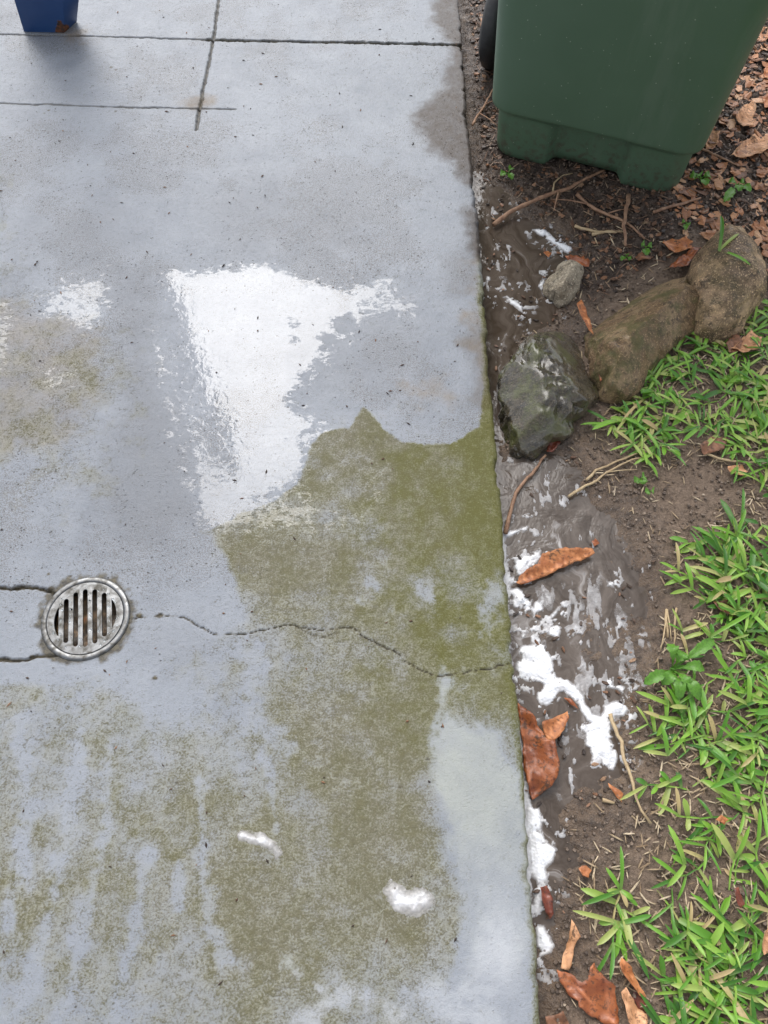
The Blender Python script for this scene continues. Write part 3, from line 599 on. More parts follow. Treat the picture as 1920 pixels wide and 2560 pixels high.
vs = [(p[0], p[1], zz) for zz in (.925, .965) for p in v1]; mesh_obj('rim', vs, [(i, (i+1) % kk, kk+(i+1) % kk, kk+i) for i in range(kk)]+[tuple(range(kk))[::-1], tuple(range(kk, 2*kk))], MBN, bn, None, False)
vs = []; fs = []
for zz, g_ in ((.967, .31), (.99, .315), (1.02, .28), (1.035, .20)):
    vs += [(p[0]*g_/.297, (p[1]+.02)*g_/.297-.02, zz+.05*(p[1]+.35)) for p in v1]
for a in range(3): fs += [(a*kk+i, a*kk+(i+1) % kk, (a+1)*kk+(i+1) % kk, (a+1)*kk+i) for i in range(kk)]
fs.append(tuple(range(3*kk, 4*kk))); lid = mesh_obj('lid', vs, fs, MBN, bn, None, True)
def tube_mesh(pts, rad, seg=8, wob=0., seed=0):
    pts = [Vector(p) for p in pts]; rr = random.Random(seed); vs, fs = [], []
    for i, p in enumerate(pts):
        t = (pts[min(i+1, len(pts)-1)]-pts[max(i-1, 0)]).normalized(); u = t.cross(Vector((0.1, .05, 1))).normalized(); wv = t.cross(u)
        r_ = rad[i] if hasattr(rad, '__len__') else rad
        for k in range(seg):
            a = 2*math.pi*k/seg; q = r_*(1+wob*(rr.random()-.5)); vs.append(p+u*q*math.cos(a)+wv*q*math.sin(a))
    for i in range(len(pts)-1):
        for k in range(seg): fs.append((i*seg+k, i*seg+(k+1) % seg, (i+1)*seg+(k+1) % seg, (i+1)*seg+k))
    fs += [tuple(range(seg))[::-1], tuple(range((len(pts)-1)*seg, len(pts)*seg))]
    return vs, fs
v, f = tube_mesh([(-.24, .34, .94), (.24, .34, .94)], .014); mesh_obj('handle', v, f, MBN, bn)
for s_ in (-1, 1):
    v, f = lathe([(.02, -.024), (.105, -.028), (.122, -.018), (.125, 0), (.122, .018), (.105, .028), (.02, .024)], 40)
    wh = mesh_obj('wheel', v, f, M_dark, bn); wh.rotation_euler = (0, R(90), 0); wh.location = ((-.335, HD-.12, .12) if s_ < 0 else (.20, HD-.12, .12))
v, f = tube_mesh([(-.335, HD-.12, .12), (.20, HD-.12, .12)], .011); mesh_obj('axle', v, f, M_dark, bn)

# ------------------------------------------------------------------ rocks
def rock(pts, fr, zt, H, mat, label, seed, rough=.02, facets=(), name='rock', pw=2.4, crag=.0):
    pl = GP(pts, fr, zt); c = pl.mean(0); base = gz1(*c) - .03
    ang = np.arctan2(pl[:, 1]-c[1], pl[:, 0]-c[0]); rad = np.hypot(pl[:, 0]-c[0], pl[:, 1]-c[1])
    o_ = np.argsort(ang); ang, rad = ang[o_], rad[o_]; A = np.concatenate([ang-2*math.pi, ang, ang+2*math.pi]); RR = np.concatenate([rad]*3)
    ng = 121; vs = []
    for i in range(ng):
        for k in range(ng):
            uu, vv_ = 2*i/(ng-1)-1, 2*k/(ng-1)-1; s = max(abs(uu), abs(vv_))*1.32          # 0..1 the dome, beyond 1 the buried flank
            a = math.atan2(vv_, uu); Rr = np.interp(a, A, RR)
            if s <= 1: rho = math.sin(s*math.pi/2); zz = H*(max(0, 1-rho**pw))**(1/pw) if rho < 1 else 0
            else: rho = 1-.15*(s-1)/.32; zz = -.10*(s-1)/.32
            p = Vector((c[0]+rho*Rr*math.cos(a), c[1]+rho*Rr*math.sin(a), base+.03+zz))
            q = p*9+Vector((seed*3.1, 0, 0)); d = mnoise.fractal(q, 1.0, 2.0, 5)*rough + (abs(mnoise.noise(p*22+Vector((seed, 1, 0))))-.3)*rough*.7 + mnoise.fractal(p*60, .9, 2., 3)*rough*.16 + crag*(min(.45, (lambda q_: q_[1]-q_[0])(mnoise.voronoi(p*8+Vector((seed*1.7, 0, 0)))[0]))-.2)
            dirv = Vector((rho*math.cos(a), rho*math.sin(a), .8 if s <= 1 else 0)).normalized()
            p = p + dirv*d
            for (nx_, ny_, nz_, dd) in facets:
                n_ = Vector((nx_, ny_, nz_)).normalized(); e = (p-Vector((c[0], c[1], base))).dot(n_)-dd
                if e > 0: p = p - n_*e*.82
            vs.append(p)
    fs = [(i*ng+k, (i+1)*ng+k, (i+1)*ng+k+1, i*ng+k+1) for i in range(ng-1) for k in range(ng-1)]
    o = mesh_obj(name, vs, fs, mat, None, (c[0], c[1], base)); tag(o, label, 'rock'); return o
rock([(350, 830), (400, 760), (480, 745), (620, 735), (680, 780), (710, 850), (735, 930), (738, 1040), (700, 1120), (660, 1200), (610, 1270), (520, 1300), (470, 1350), (420, 1400), (340, 1400), (290, 1360), (260, 1280), (240, 1180), (230, 1060), (250, 980), (300, 930)], 'R', -.01, .105,
     mat_rock('wet_stone', (.050, .036, .016), (.120, .093, .056), .95, 1.0), 'dark wet mossy boulder nearest the concrete edge', 1, .022, ((-.55, -.1, .8, .112), (.6, .2, .75, .112), (.1, -.75, .6, .128)), crag=.028)
rock([(690, 740), (760, 660), (830, 600), (940, 530), (1060, 480), (1150, 465), (1220, 480), (1290, 530), (1315, 580), (1310, 680), (1240, 760), (1150, 820), (1080, 880), (1030, 960), (980, 1040), (930, 1080), (850, 1095), (780, 1070), (790, 1000), (740, 930), (710, 840)], 'R', -.01, .105,
     mat_rock('brown_stone', (.20, .120, .055), (.36, .245, .13), .72, .22, .3), 'long brown mossy rock between wet boulder and rounded tan rock', 2, .015, ((-.45, .55, .70, .088), (.50, -.50, .70, .092), ), crag=.014)
rock([(1240, 420), (1270, 350), (1330, 290), (1400, 240), (1470, 240), (1530, 290), (1580, 370), (1600, 470), (1610, 560), (1600, 620), (1540, 690), (1450, 770), (1350, 800), (1270, 760), (1240, 640), (1215, 540), (1205, 460)], 'R', -.01, .10,
     mat_rock('tan_stone', (.20, .128, .070), (.58, .39, .22), .25, .2), 'rounded tan brown rock farthest from the concrete, grass at its foot', 3, .011, (), crag=.010)
rock([(450, 500), (500, 420), (540, 385), (600, 378), (655, 405), (670, 450), (640, 520), (590, 580), (560, 590), (520, 560)], 'R', -.03, .05,
     mat_rock('pale_stone', (.36, .29, .20), (.56, .48, .36), .12, .1), 'small pale crumbly rock chunk ringed by foam at puddle edge', 4, .018, ((-.6, .2, .7, .055), (.5, -.5, .7, .062)), crag=.030)

# ------------------------------------------------------------------ leaves
def leaf(pts, fr, mat, label, zoff=.006, curl=.010, rib=None, seed=0, tilt=None, cat='leaf', grp='fallen leaves'):
    P = GP(pts, fr, -.042); P = P[::-1] if np.cross(P[1]-P[0], P[2]-P[1]) < 0 else P
    c = P.mean(0); rr = np.random.default_rng(seed+5)
    B = []
    for i in range(len(P)):
        a, b = P[i-1], P[i]; n = max(1, int(np.linalg.norm(b-a)/.006))
        nv = np.array([-(b-a)[1], (b-a)[0]])/(np.linalg.norm(b-a)+1e-9)
        for k in range(n): B.append(a+(b-a)*k/n + (nv*rr.normal(0, .0011) if k else 0))
    B = np.array(B); nb = len(B); lo, hi = B.min(0), B.max(0)
    g = np.array([(u, v) for u in np.arange(lo[0], hi[0], .005) for v in np.arange(lo[1], hi[1], .005)]).reshape(-1, 2)+rr.normal(0, .0006, 1)
    if len(g): g = g[sdf(g[:, 0], g[:, 1], B) > .0028]
    V = [Vector(p) for p in B]+[Vector(p) for p in g]
    r = delaunay_2d_cdt(V, [(i, (i+1) % nb) for i in range(nb)], [], 1, 1e-5)
    Q = np.array([tuple(p) for p in r[0]]); T = r[2]
    d = sdf(Q[:, 0], Q[:, 1], B)
    if rib is None:
        # longest diagonal as midrib
        D2 = ((P[:, None]-P[None])**2).sum(-1); i, j = np.unravel_index(D2.argmax(), D2.shape); ra, rb = P[i], P[j]
    else: ra, rb = GP(rib, fr, -.042)
    ax = (rb-ra)/np.linalg.norm(rb-ra); u = (Q-ra)@ax; w_ = (Q-ra)@np.array([-ax[1], ax[0]])
    vein = np.maximum(ss(.0016, .0004, np.abs(w_)), .7*ss(.85, .98, np.cos((u-np.abs(w_)*.9)*2*math.pi/.014)))
    wmax = np.abs(w_).max()+1e-6
    gzv = gz(Q[:, 0], Q[:, 1]); gb = np.maximum(np.median(gzv), WATER)
    zz = np.maximum(gb, .5*gb+.5*np.maximum(gzv, WATER)) + zoff + curl*(np.abs(w_)/wmax)**1.6*(.6+.8*rr.random()) + (fbm(Q[:, 0], Q[:, 1], 40, 3, seed)-.5)*curl*1.5 + .006*ss(.004, 0, d)*(fbm(Q[:, 0], Q[:, 1], 70, 2, seed+9)-.3)
    if tilt: zz = zz + (Q-c)@np.array(tilt)
    zz = np.maximum(zz, np.maximum(gzv, WATER)+.001)
    n = len(Q); top = np.column_stack([Q, zz]); bot = np.column_stack([Q, zz-.0007])
    T = [tuple(t) if np.cross(Q[t[1]]-Q[t[0]], Q[t[2]]-Q[t[0]]) > 0 else tuple(t)[::-1] for t in T]
    ed = {}
    for t in T:
        for a, b in zip(t, t[1:]+t[:1]): ed[(a, b)] = 1
    F = list(T)+[tuple(a+n for a in t[::-1]) for t in T]+[(b, a, a+n, b+n) for (a, b) in ed if (b, a) not in ed]
    o = mesh_obj('fallen_leaf', np.vstack([top, bot]), F, M_leafs[mat], None, (c[0], c[1], float(gb)), True, dict(vein=np.concatenate([vein, vein])))
    tag(o, label, cat, grp); return o
LV = [
 ('F', [(320, 650), (345, 610), (430, 560), (455, 505), (560, 480), (720, 478), (735, 500), (690, 525), (600, 560), (500, 605), (420, 640), (340, 662)], 'orange', 'orange folded leaf lying across white foam in the puddle', .012, .012),
 ('H', [(340, 1305), (420, 1370), (465, 1420), (500, 1500), (560, 1590), (605, 1600), (620, 1690), (640, 1760), (635, 1840), (590, 1930), (520, 1985), (455, 2030), (435, 1990), (410, 1900), (385, 1780), (380, 1650), (360, 1500)], 'rust', 'long glossy wet rust brown leaf pressed against the concrete edge', .010, .014),
 ('H', [(512, 1462), (560, 1440), (650, 1400), (710, 1370), (722, 1420), (690, 1490), (650, 1560), (605, 1598), (560, 1588), (535, 1540)], 'orange', 'matt orange leaf piece below the biggest foam patch', .010, .008),
 ('L', [(440, 890), (480, 880), (510, 950), (515, 1030), (500, 1060), (470, 1020), (450, 960)], 'red', 'small dark red leaf in foam near the concrete edge', .010, .008),
 ('L', [(615, 1060), (640, 1110), (652, 1150), (625, 1200), (610, 1270), (590, 1330), (555, 1320), (565, 1260), (590, 1190), (605, 1130)], 'tan', 'narrow rolled tan leaf above the lobed maple-like leaf', .006, .010),
 ('L', [(530, 1325), (600, 1345), (660, 1390), (690, 1370), (700, 1310), (720, 1285), (745, 1330), (790, 1380), (830, 1410), (840, 1500), (855, 1590), (850, 1625), (760, 1600), (690, 1560), (640, 1520), (640, 1490), (600, 1470), (570, 1420), (545, 1390)], 'rust', 'large lobed rust orange leaf at the bottom of the mud strip', .006, .012),
 ('L', [(850, 1290), (870, 1260), (900, 1290), (940, 1360), (990, 1440), (1005, 1470), (960, 1460), (910, 1400), (870, 1350)], 'orange', 'curled orange leaf strip right of the large lobed leaf', .012, .014),
 ('L', [(860, 1440), (890, 1415), (930, 1480), (960, 1530), (1000, 1560), (1005, 1640), (920, 1640), (880, 1540)], 'tan', 'curled tan leaf at the bottom edge between lobed leaf and grass', .010, .014),
 ('L', [(940, 1420), (1000, 1460), (1010, 1560), (960, 1530), (930, 1480)], 'red', 'dark shaded leaf tucked under the curled tan leaf', .003, .004),
 ('L', [(808, 335), (850, 365), (885, 395), (880, 440), (850, 410)], 'orange', 'small triangular orange leaf scrap on mud beside the thin bent stalk', .004, .005),
 ('L', [(470, 1575), (560, 1540), (610, 1650), (480, 1650)], 'brown', 'dull brown leaf touching the slab at the bottom edge', .004, .006),
 ('R', [(1075, 320), (1130, 290), (1165, 300), (1200, 280), (1238, 310), (1225, 350), (1180, 375), (1140, 370), (1110, 350)], 'orange', 'bright orange curled leaf left of the rounded tan rock', .012, .016),
 ('R', [(1110, 450), (1160, 400), (1240, 350), (1280, 345), (1240, 400), (1200, 460)], 'rust', 'dark rust leaf wedged against the rounded tan rock', .020, .010),
 ('R', [(612, 690), (640, 645), (665, 700), (690, 760), (705, 830), (680, 810), (640, 740)], 'orange', 'upright orange leaf between wet boulder and long brown rock', .045, .010),
 ('R', [(735, 930), (770, 970), (790, 1010), (750, 1050), (735, 1000)], 'rust', 'rust leaf scrap in the gap at the foot of the long brown rock', .022, .010),
 ('R', [(575, 355), (630, 362), (700, 400), (698, 422), (650, 412)], 'rust', 'narrow rust leaf behind the small pale rock chunk', .016, .010),
 ('R', [(1610, 470), (1640, 450), (1690, 460), (1690, 540), (1640, 520)], 'orange', 'orange leaf right of the rounded tan rock at the right edge', .010, .010),
 ('R', [(1430, 880), (1530, 800), (1590, 830), (1570, 900), (1480, 925)], 'tan', 'tan leaf among grass below the rounded tan rock', .014, .010),
 ('R', [(1270, 1385), (1330, 1340), (1420, 1340), (1400, 1400), (1300, 1430)], 'brown', 'brown leaf under grass right of the bare soil', .010, .006),
 ('R', [(480, 1380), (510, 1300), (550, 1290), (550, 1350), (510, 1390)], 'red', 'dark red leaf scrap at the bottom of the wet boulder', .008, .006),
 ('R', [(940, 380), (980, 350), (1040, 370), (1010, 400), (960, 400)], 'brown', 'brown leaf on dark mulch above the long brown rock', .008, .008),
 ('R', [(465, 320), (490, 305), (510, 320), (495, 340)], 'orange', 'tiny orange leaf scrap floating above the small pale rock', .004, .004),
 ('R', [(1455, 790), (1490, 850), (1470, 905), (1420, 900), (1400, 860)], 'brown', 'brown curled leaf in grass left of the tan leaf', .012, .008),
 ('B', [(1460, 670), (1490, 620), (1560, 575), (1555, 640), (1550, 715), (1500, 710)], 'tan', 'pale orange leaf right of the bin, smooth pointed', .012, .012),
 ('B', [(1480, 800), (1560, 740), (1600, 750), (1680, 690), (1690, 800), (1600, 850), (1520, 865), (1440, 850)], 'tan', 'broad crumpled tan leaf beside the foot of the bin', .010, .016),
 ('B', [(1595, 570), (1680, 510), (1690, 625), (1610, 612)], 'orange', 'orange leaf at right edge level with the lower bin', .012, .010),
 ('B', [(1610, 410), (1640, 375), (1680, 390), (1680, 445), (1620, 445)], 'orange', 'orange leaf highest on the litter right of the bin', .010, .012),
 ('B', [(1310, 765), (1340, 715), (1385, 740), (1372, 800), (1322, 812)], 'tan', 'small tan leaf touching the right side of the bin', .010, .010),
 ('B', [(1180, 1010), (1230, 985), (1290, 1000), (1250, 1040)], 'brown', 'flat brown leaf on soil below the right corner of the bin', .006, .006),
 ('F', [(1345, 775), (1420, 770), (1500, 840), (1440, 862), (1370, 832)], 'brown', 'brown leaf at grass edge beside bare mud', .008, .008),
 ('F', [(1615, 880), (1680, 865), (1690, 905), (1640, 905)], 'orange', 'orange scrap in grass at the right edge, higher one', .02, .006),
 ('F', [(1635, 1040), (1690, 1010), (1690, 1110), (1645, 1100)], 'rust', 'rust leaf in grass at the right edge, lower one', .016, .008),
 ('L', [(1345, 540), (1370, 515), (1415, 540), (1385, 568)], 'orange', 'small orange leaf scrap in the middle of the grass', .022, .006),
 ('L', [(1575, 1120), (1620, 1090), (1628, 1180), (1592, 1245), (1575, 1190)], 'tan', 'tan curled leaf in grass near the lower right corner', .022, .010),
 ('L', [(1430, 900), (1460, 890), (1490, 980), (1470, 1000), (1440, 960)], 'red', 'dark reddish leaf blade among grass, lower right', .022, .006),
 ('H', [(690, 1262), (740, 1275), (790, 1335), (800, 1350), (740, 1320)], 'rust', 'rust leaf tip showing under the foam bend', .004, .004),
 ('F', [(722, 430), (745, 410), (765, 440), (740, 452)], 'rust', 'tiny rust leaf fragment in water right of orange folded leaf', .004, .004),
 ('L', [(650, 790), (690, 775), (720, 800), (700, 840), (670, 830)], 'orange', 'small orange brown leaf curl on moist mud near yellow scrap', .005, .006),
 ('F', [(1425, 60), (1500, 55), (1530, 90), (1490, 120), (1430, 90)], 'tan', 'tan leaf on bare soil beside grass tuft', .010, .008)]
for i, (fr, pl, mt, lb, zo, cu_) in enumerate(LV): leaf(pl, fr, mt, lb, zo, cu_, seed=i*13)

# ------------------------------------------------------------------ twigs
def twig(pts, fr, rad, mat, label, lift=.006, name='twig', cat='twig', seed=0, arch=.0, side=None):
    P = GP(pts, fr, -.04); P = jag(P, .012, .0010, seed+3); n = len(P); rr = random.Random(seed)
    zz = [max(gz1(*p), WATER) for p in P]; zz = np.convolve(np.pad(zz, 4, 'edge'), np.ones(9)/9, 'valid')
    V = [Vector((p[0], p[1], zz[i]+rad+lift*.6+arch*math.sin(math.pi*i/(n-1)))) for i, p in enumerate(P)]
    rads = [rad*(1.1-.5*i/(n-1))*(1+.25*(rr.random()-.5)) for i in range(n)]
    vs, fs = tube_mesh(V, rads, 7, .25, seed)
    if side:
        for k0, ln, an in side:
            i = int(k0*(n-1)); d = (V[min(i+1, n-1)]-V[max(i-1, 0)]).normalized(); d.rotate(__import__('mathutils').Euler((0, 0, an)))
            bs = [V[i]+d*ln*t+Vector((0, 0, .004*math.sin(t*3))) for t in np.linspace(0, 1, 6)]
            v2, f2 = tube_mesh(bs, [rads[i]*.65*(1-.6*t) for t in np.linspace(0, 1, 6)], 6, .2, seed+k0*10); o_ = len(vs); vs = vs+v2; fs = fs+[tuple(a+o_ for a in f_) for f_ in f2]
    c = V[n//2]; o = mesh_obj(name, [tuple(v) for v in vs], fs, mat, None, (c.x, c.y, c.z)); tag(o, label, cat, 'twigs and stalks on the soil'); return o
twig([(270, 1133), (360, 1075), (500, 1030), (640, 985), (730, 930), (825, 880)], 'B', .0052, M_twig, 'long reddish branch sloping up to the bottom edge of the bin', .008, seed=1, arch=.012, side=[(.55, .07, -2.2)])
twig([(640, 25), (740, 110), (850, 165), (930, 220), (990, 280)], 'R', .0040, M_twig, 'forked twig leading from the long branch down across the mulch', .010, seed=2, side=[(.2, .09, -2.4), (.5, .05, .9)])
twig([(905, 50), (890, 140), (875, 220), (890, 320)], 'R', .0050, M_twig, 'short thick upright-looking twig crossing the forked twig', .016, seed=3)
twig([(1035, 148), (1130, 115), (1285, 68)], 'R', .0042, M_twig, 'straight pinkish twig on mulch below the bin corner', .008, seed=4)
twig([(630, 188), (700, 212), (800, 232), (875, 228)], 'R', .0032, M_straw, 'pale thin twig lying across the mulch above the pale rock', .006, seed=5)
twig([(720, 240), (800, 225), (880, 232)], 'R', .0036, M_straw, 'short pale twig just under the thin pale one', .004, seed=15)
twig([(262, 385), (285, 290), (320, 170), (380, 90), (440, 25), (478, -30)], 'F', .0040, M_twig, 'curved brown twig from the wet boulder down along the slab edge', .008, seed=6)
twig([(405, 905), (440, 1020), (490, 1130), (500, 1270), (550, 1400), (580, 1530), (640, 1680), (720, 1785)], 'G', .0036, M_straw, 'long bent straw coloured stalk from the foam to the grass', .007, seed=7, arch=.008)
twig([(160, 668), (215, 580), (268, 475)], 'B', .0032, M_twig, 'forked root hanging over the slab corner left of the bin', .026, seed=8, side=[(.35, .07, -1.9), (.6, .05, -.7)])
twig([(570, 975), (575, 935), (620, 900), (665, 892)], 'B', .0024, M_straw, 'small bent stalk at the foot of the bin', .006, seed=9)
twig([(205, 130), (210, 190), (250, 245)], 'B', .0030, M_twig, 'thin root curl in the gap between slab and bin wheel', .02, seed=10, side=[(.5, .05, 2.2)])
twig([(600, 190), (690, 135), (800, 70), (900, 20), (1000, -10)], 'F', .0028, M_straw, 'dry straw runner slanting across the bare soil', .008, seed=11, side=[(.6, .06, -.5)])
twig([(690, 110), (740, 60), (860, 10), (960, -30)], 'F', .0026, M_straw, 'second dry straw runner just above the first on bare soil', .008, seed=12)
twig([(1160, 800), (1150, 900), (1148, 1000)], 'F', .0022, M_straw, 'thin upright dry stalk in the mud above the broad leaved weed', .006, seed=13)
twig([(1115, 800), (1110, 860), (1120, 950)], 'F', .0030, M_straw, 'bundle of dry straw beside the thin dry stalk', .005, seed=14, side=[(.2, .06, .2), (.4, .06, -.2)])
twig([(780, 425), (810, 432), (842, 442)], 'L', .0034, M_straw, 'tiny cut straw piece beside the triangular leaf scrap', .003, seed=16)
twig([(1150, 90), (1260, 100), (1380, 120), (1460, 130)], 'B', .003, M_twig, 'twig hidden behind the bin', .003, seed=17) if False else None
twig([(1290, 800), (1400, 850), (1490, 890)], 'B', .0026, M_twig, 'thin dark twig at the right foot of the bin', .010, seed=18)
twig([(1300, -20), (1420, 25), (1600, 45)], 'F', .0026, M_straw, 'pale runner stalk between bare soil and upper grass', .012, seed=19)

# ------------------------------------------------------------------ grass
BV, BFc, BU = [], [], []
def blade(p, az, L, wd, el, droop, twist=0.):
    n = 7; o_ = len(BV); pos = Vector(p); e = el
    side = Vector((-math.sin(az), math.cos(az), 0))
    for i in range(n):
        t = i/(n-1); prof = (.55+.75*t-.3*t*t)*(1-t**5)**.6 if t < 1 else .12
        d = Vector((math.cos(az)*math.cos(e), math.sin(az)*math.cos(e), math.sin(e))); up = side.cross(d); 
        s2 = (side*math.cos(twist*t)+up*math.sin(twist*t)); hw = wd*.5*prof
        BV.extend([pos+s2*hw+Vector((0, 0, hw*.45)), pos, pos-s2*hw+Vector((0, 0, hw*.45))]); BU.extend([t]*3)
        pos = pos+d*(L/(n-1)); e -= droop/(n-1)
        lo_ = GZ(pos.x, pos.y)+.004
        if pos.z < lo_: pos.z = lo_; e = max(e, 0)
    for i in range(n-1):
        a = o_+i*3; BFc.extend([(a, a+1, a+4, a+3), (a+1, a+2, a+5, a+4)])
# quick height lookup
hx = np.arange(.2, 2.4, .01); hy = np.arange(-.9, 3.4, .01); HX, HY = np.meshgrid(hx, hy); HZ = gz(HX.ravel(), HY.ravel()).reshape(HX.shape)
def GZ(a, b):
    i = min(max(int((a-.2)/.01), 0), len(hx)-1); j = min(max(int((b+.9)/.01), 0), len(hy)-1); return HZ[j, i]
def sprig(px, py, az, nodes, sc=1.0, lift=.004):
    p = Vector((px, py, GZ(px, py)+lift)); a = az; s = 1
    for i in range(nodes):
        stp = random.uniform(.012, .024)*sc; q = p+Vector((math.cos(a)*stp, math.sin(a)*stp, 0)); q.z = max(GZ(q.x, q.y)+lift, p.z+random.uniform(-.004, .007))
        # runner
        blade(p, a, stp*1.25, .0030*sc, .05, 0)
        for _ in range(random.choice((1, 1, 2))):
            s = -s; blade(q, a+s*random.uniform(.3, 1.5), random.uniform(.018, .062)*sc, random.choice((.0045, .0065, .008, .0095, .0115))*random.uniform(.85, 1.15)*sc, random.uniform(.0, .6), random.uniform(.2, 1.0), random.uniform(-.6, .6))
        p = q; a += random.uniform(-.35, .35)
    blade(p, a+random.uniform(-.3, .3), random.uniform(.03, .06)*sc, .006*sc, random.uniform(.2, .9), .6)
cand = rng.uniform((.25, -.55), (1.9, 2.3), (9000, 2)); cand = cand[np.lexsort((cand[:, 0],))]
rng.shuffle(cand)
ls = sdf(cand[:, 0], cand[:, 1], LAWN); ls = np.where((cand[:, 0] > 1.0) & (cand[:, 1] < 1.3), .1, ls)
br = np.max([sdf(cand[:, 0], cand[:, 1], b) for b in BARE], 0); dn = fbm(cand[:, 0], cand[:, 1], 11, 3, 131)
cnt = 0
for (a, b), l_, q, d_ in zip(cand, ls, br, dn):
    if l_ < .012 or q > 0 or (d_ < (.40 if b > .8 else .54) and random.random() < .72): continue
    if random.random() > .92: continue
    cnt += 1; inward = random.uniform(0, 6.283) if l_ > .05 else random.gauss(math.pi/2*random.choice((-1, 1)), .9)
    sprig(a, b, inward, random.randint(2, 4), random.uniform(.8, 1.25))
# tufts that stand out along the lawn's rim
def tuft(fr, c, tips, wd=.008, zb=.012, zt=.03):
    p = G(c[0], c[1], fr, -.03); p.z = GZ(p.x, p.y)+zb
    for t in tips:
        q = G(t[0], t[1], fr, -.01); d = q-p; L = math.hypot(d.x, d.y); e = random.uniform(.25, .6)
        blade(p, math.atan2(d.y, d.x), L*1.12, wd*random.uniform(.8, 1.15), e, e*1.7, random.uniform(-.4, .4))
tuft('R', (1300, 505), [(1315, 325), (1405, 400), (1455, 550)], .0085, .11); 
tuft('L', (880, 905), [(890, 680), (700, 975), (820, 790), (960, 950), (930, 990)], .009)
tuft('L', (880, 1080), [(660, 1020), (780, 1190), (1035, 1360), (870, 1255), (1050, 1040), (930, 1180)], .009)
tuft('R', (930, 1020), [(905, 700), (860, 880), (820, 950), (1020, 830), (1000, 960)], .009); tuft('R', (1000, 1100), [(830, 1065), (900, 1190), (1060, 980), (1110, 900)], .008)
tuft('R', (940, 1340), [(860, 1250), (840, 1350), (1000, 1380)], .008); tuft('R', (990, 1260), [(900, 1190), (1080, 1340)], .008)
tuft('F', (1480, 420), [(1375, 355), (1480, 300), (1550, 400), (1440, 410)], .009); tuft('F', (1420, 640), [(1250, 570), (1310, 540), (1420, 460), (1500, 560), (1470, 700)], .010); tuft('F', (1450, 760), [(1310, 620), (1380, 680), (1560, 690)], .009)
tuft('F', (1340, 950), [(1280, 850), (1420, 930), (1560, 820)], .009); tuft('G', (840, 960), [(700, 880), (860, 740), (940, 980), (800, 1060)], .010); tuft('G', (850, 1240), [(690, 1200), (830, 1010), (1020, 1070)], .010); tuft('G', (870, 1450), [(800, 1480), (830, 1360), (990, 1390)], .008)
tuft('G', (1200, 300), [(1085, 150), (1220, 180), (1150, 400)], .009); tuft('L', (1215, 770), [(1145, 570), (1140, 880), (1170, 720)], .009); tuft('L', (1500, 440), [(1330, 320), (1490, 320), (1580, 440)], .010)
for c_, tp in (((960, 900), [(900, 690), (840, 800), (1010, 760), (1040, 900), (870, 960)]), ((1080, 850), [(1010, 760), (1060, 700), (1180, 740), (1150, 900)]), ((1200, 760), [(1180, 650), (1260, 670), (1290, 760), (1130, 720)]), ((1380, 800), [(1260, 670), (1430, 720), (1340, 700), (1460, 840)]), ((1520, 720), [(1480, 620), (1580, 630), (1600, 720), (1430, 740)]), ((1040, 980), [(940, 900), (1000, 850), (1120, 860), (960, 1040)]), ((1160, 860), [(1100, 770), (1220, 760), (1250, 880)]), ((1300, 860), [(1240, 770), (1340, 760), (1400, 880)])):
    tuft('R', c_, tp, .0078, .012)
grass = mesh_obj('lawn_grass', [tuple(v) for v in BV], np.array(BFc), M_grass, attrs=dict(along=BU)); tag(grass, 'broad bladed green lawn grass creeping in from the right', 'grass', kind='stuff')

# ------------------------------------------------------------------ weeds
def weed_leaf(bm, p, q, wd, lift, seed):
    rr = random.Random(seed); d = q-p; L = math.hypot(d.x, d.y); ax = Vector((d.x, d.y, 0)).normalized(); sd = Vector((-ax.y, ax.x, 0)); rows_ = []
    for i in range(13):
        t = i/12; prof = (.16+.10*t if t < .3 else .19+math.sin((t-.3)/.7*math.pi*.93)**.8*.85)*(1 if t < 1 else .1); hw = wd*.5*prof*(1+.22*(i % 2)*(t > .3))
        c = p+ax*L*t+Vector((0, 0, lift*math.sin(t*math.pi*.8))); c.z = max(c.z, GZ(c.x, c.y)+.006)
        w1 = rr.uniform(-.004, .004)
        rows_.append([bm.verts.new(c+sd*hw+Vector((0, 0, hw*.35+w1))), bm.verts.new(c+sd*hw*.5+Vector((0, 0, hw*.25))), bm.verts.new(c), bm.verts.new(c-sd*hw*.5+Vector((0, 0, hw*.25))), bm.verts.new(c-sd*hw+Vector((0, 0, hw*.35-w1)))])
    for a, b in zip(rows_, rows_[1:]):
        for k in range(4): bm.faces.new((a[k], a[k+1], b[k+1], b[k]))
def weed(fr, c, tips, wd, label, name='broadleaf_weed', lift=.02, zb=.008):
    p = G(c[0], c[1], fr, -.03); p.z = GZ(p.x, p.y)+zb; root = empty(name, tuple(p)); tag(root, label, 'weed', 'small weeds on the soil')
    for i, t in enumerate(tips):
        bm = bmesh.new(); q = G(t[0], t[1], fr, -.02); weed_leaf(bm, Vector((0, 0, 0))+p, Vector((q.x, q.y, p.z)), wd, lift, i)
        for v in bm.verts: v.co -= p
        bm_obj('leaf_blade', bm, M_weed, root)
weed('G', (885, 560), [(655, 680), (850, 360), (1135, 560), (1215, 330), (930, 810), (1100, 815), (805, 690), (1010, 740), (960, 420)], .017, 'broad leaved green weed with toothed leaves at the lawn edge', lift=.03)
weed('R', (1005, 300), [(1045, 285), (985, 275), (1010, 330)], .016, 'tiny green weed on mulch beside the thick short twig', 'seedling', .006)
weed('R', (905, 345), [(880, 350), (930, 350), (910, 320)], .010, 'tiny pale green seedling at the end of the thick short twig', 'seedling', .006)
weed('B', (345, 868), [(370, 830), (310, 870), (365, 890)], .014, 'bright green seedling at the left foot of the bin', 'seedling', .010)
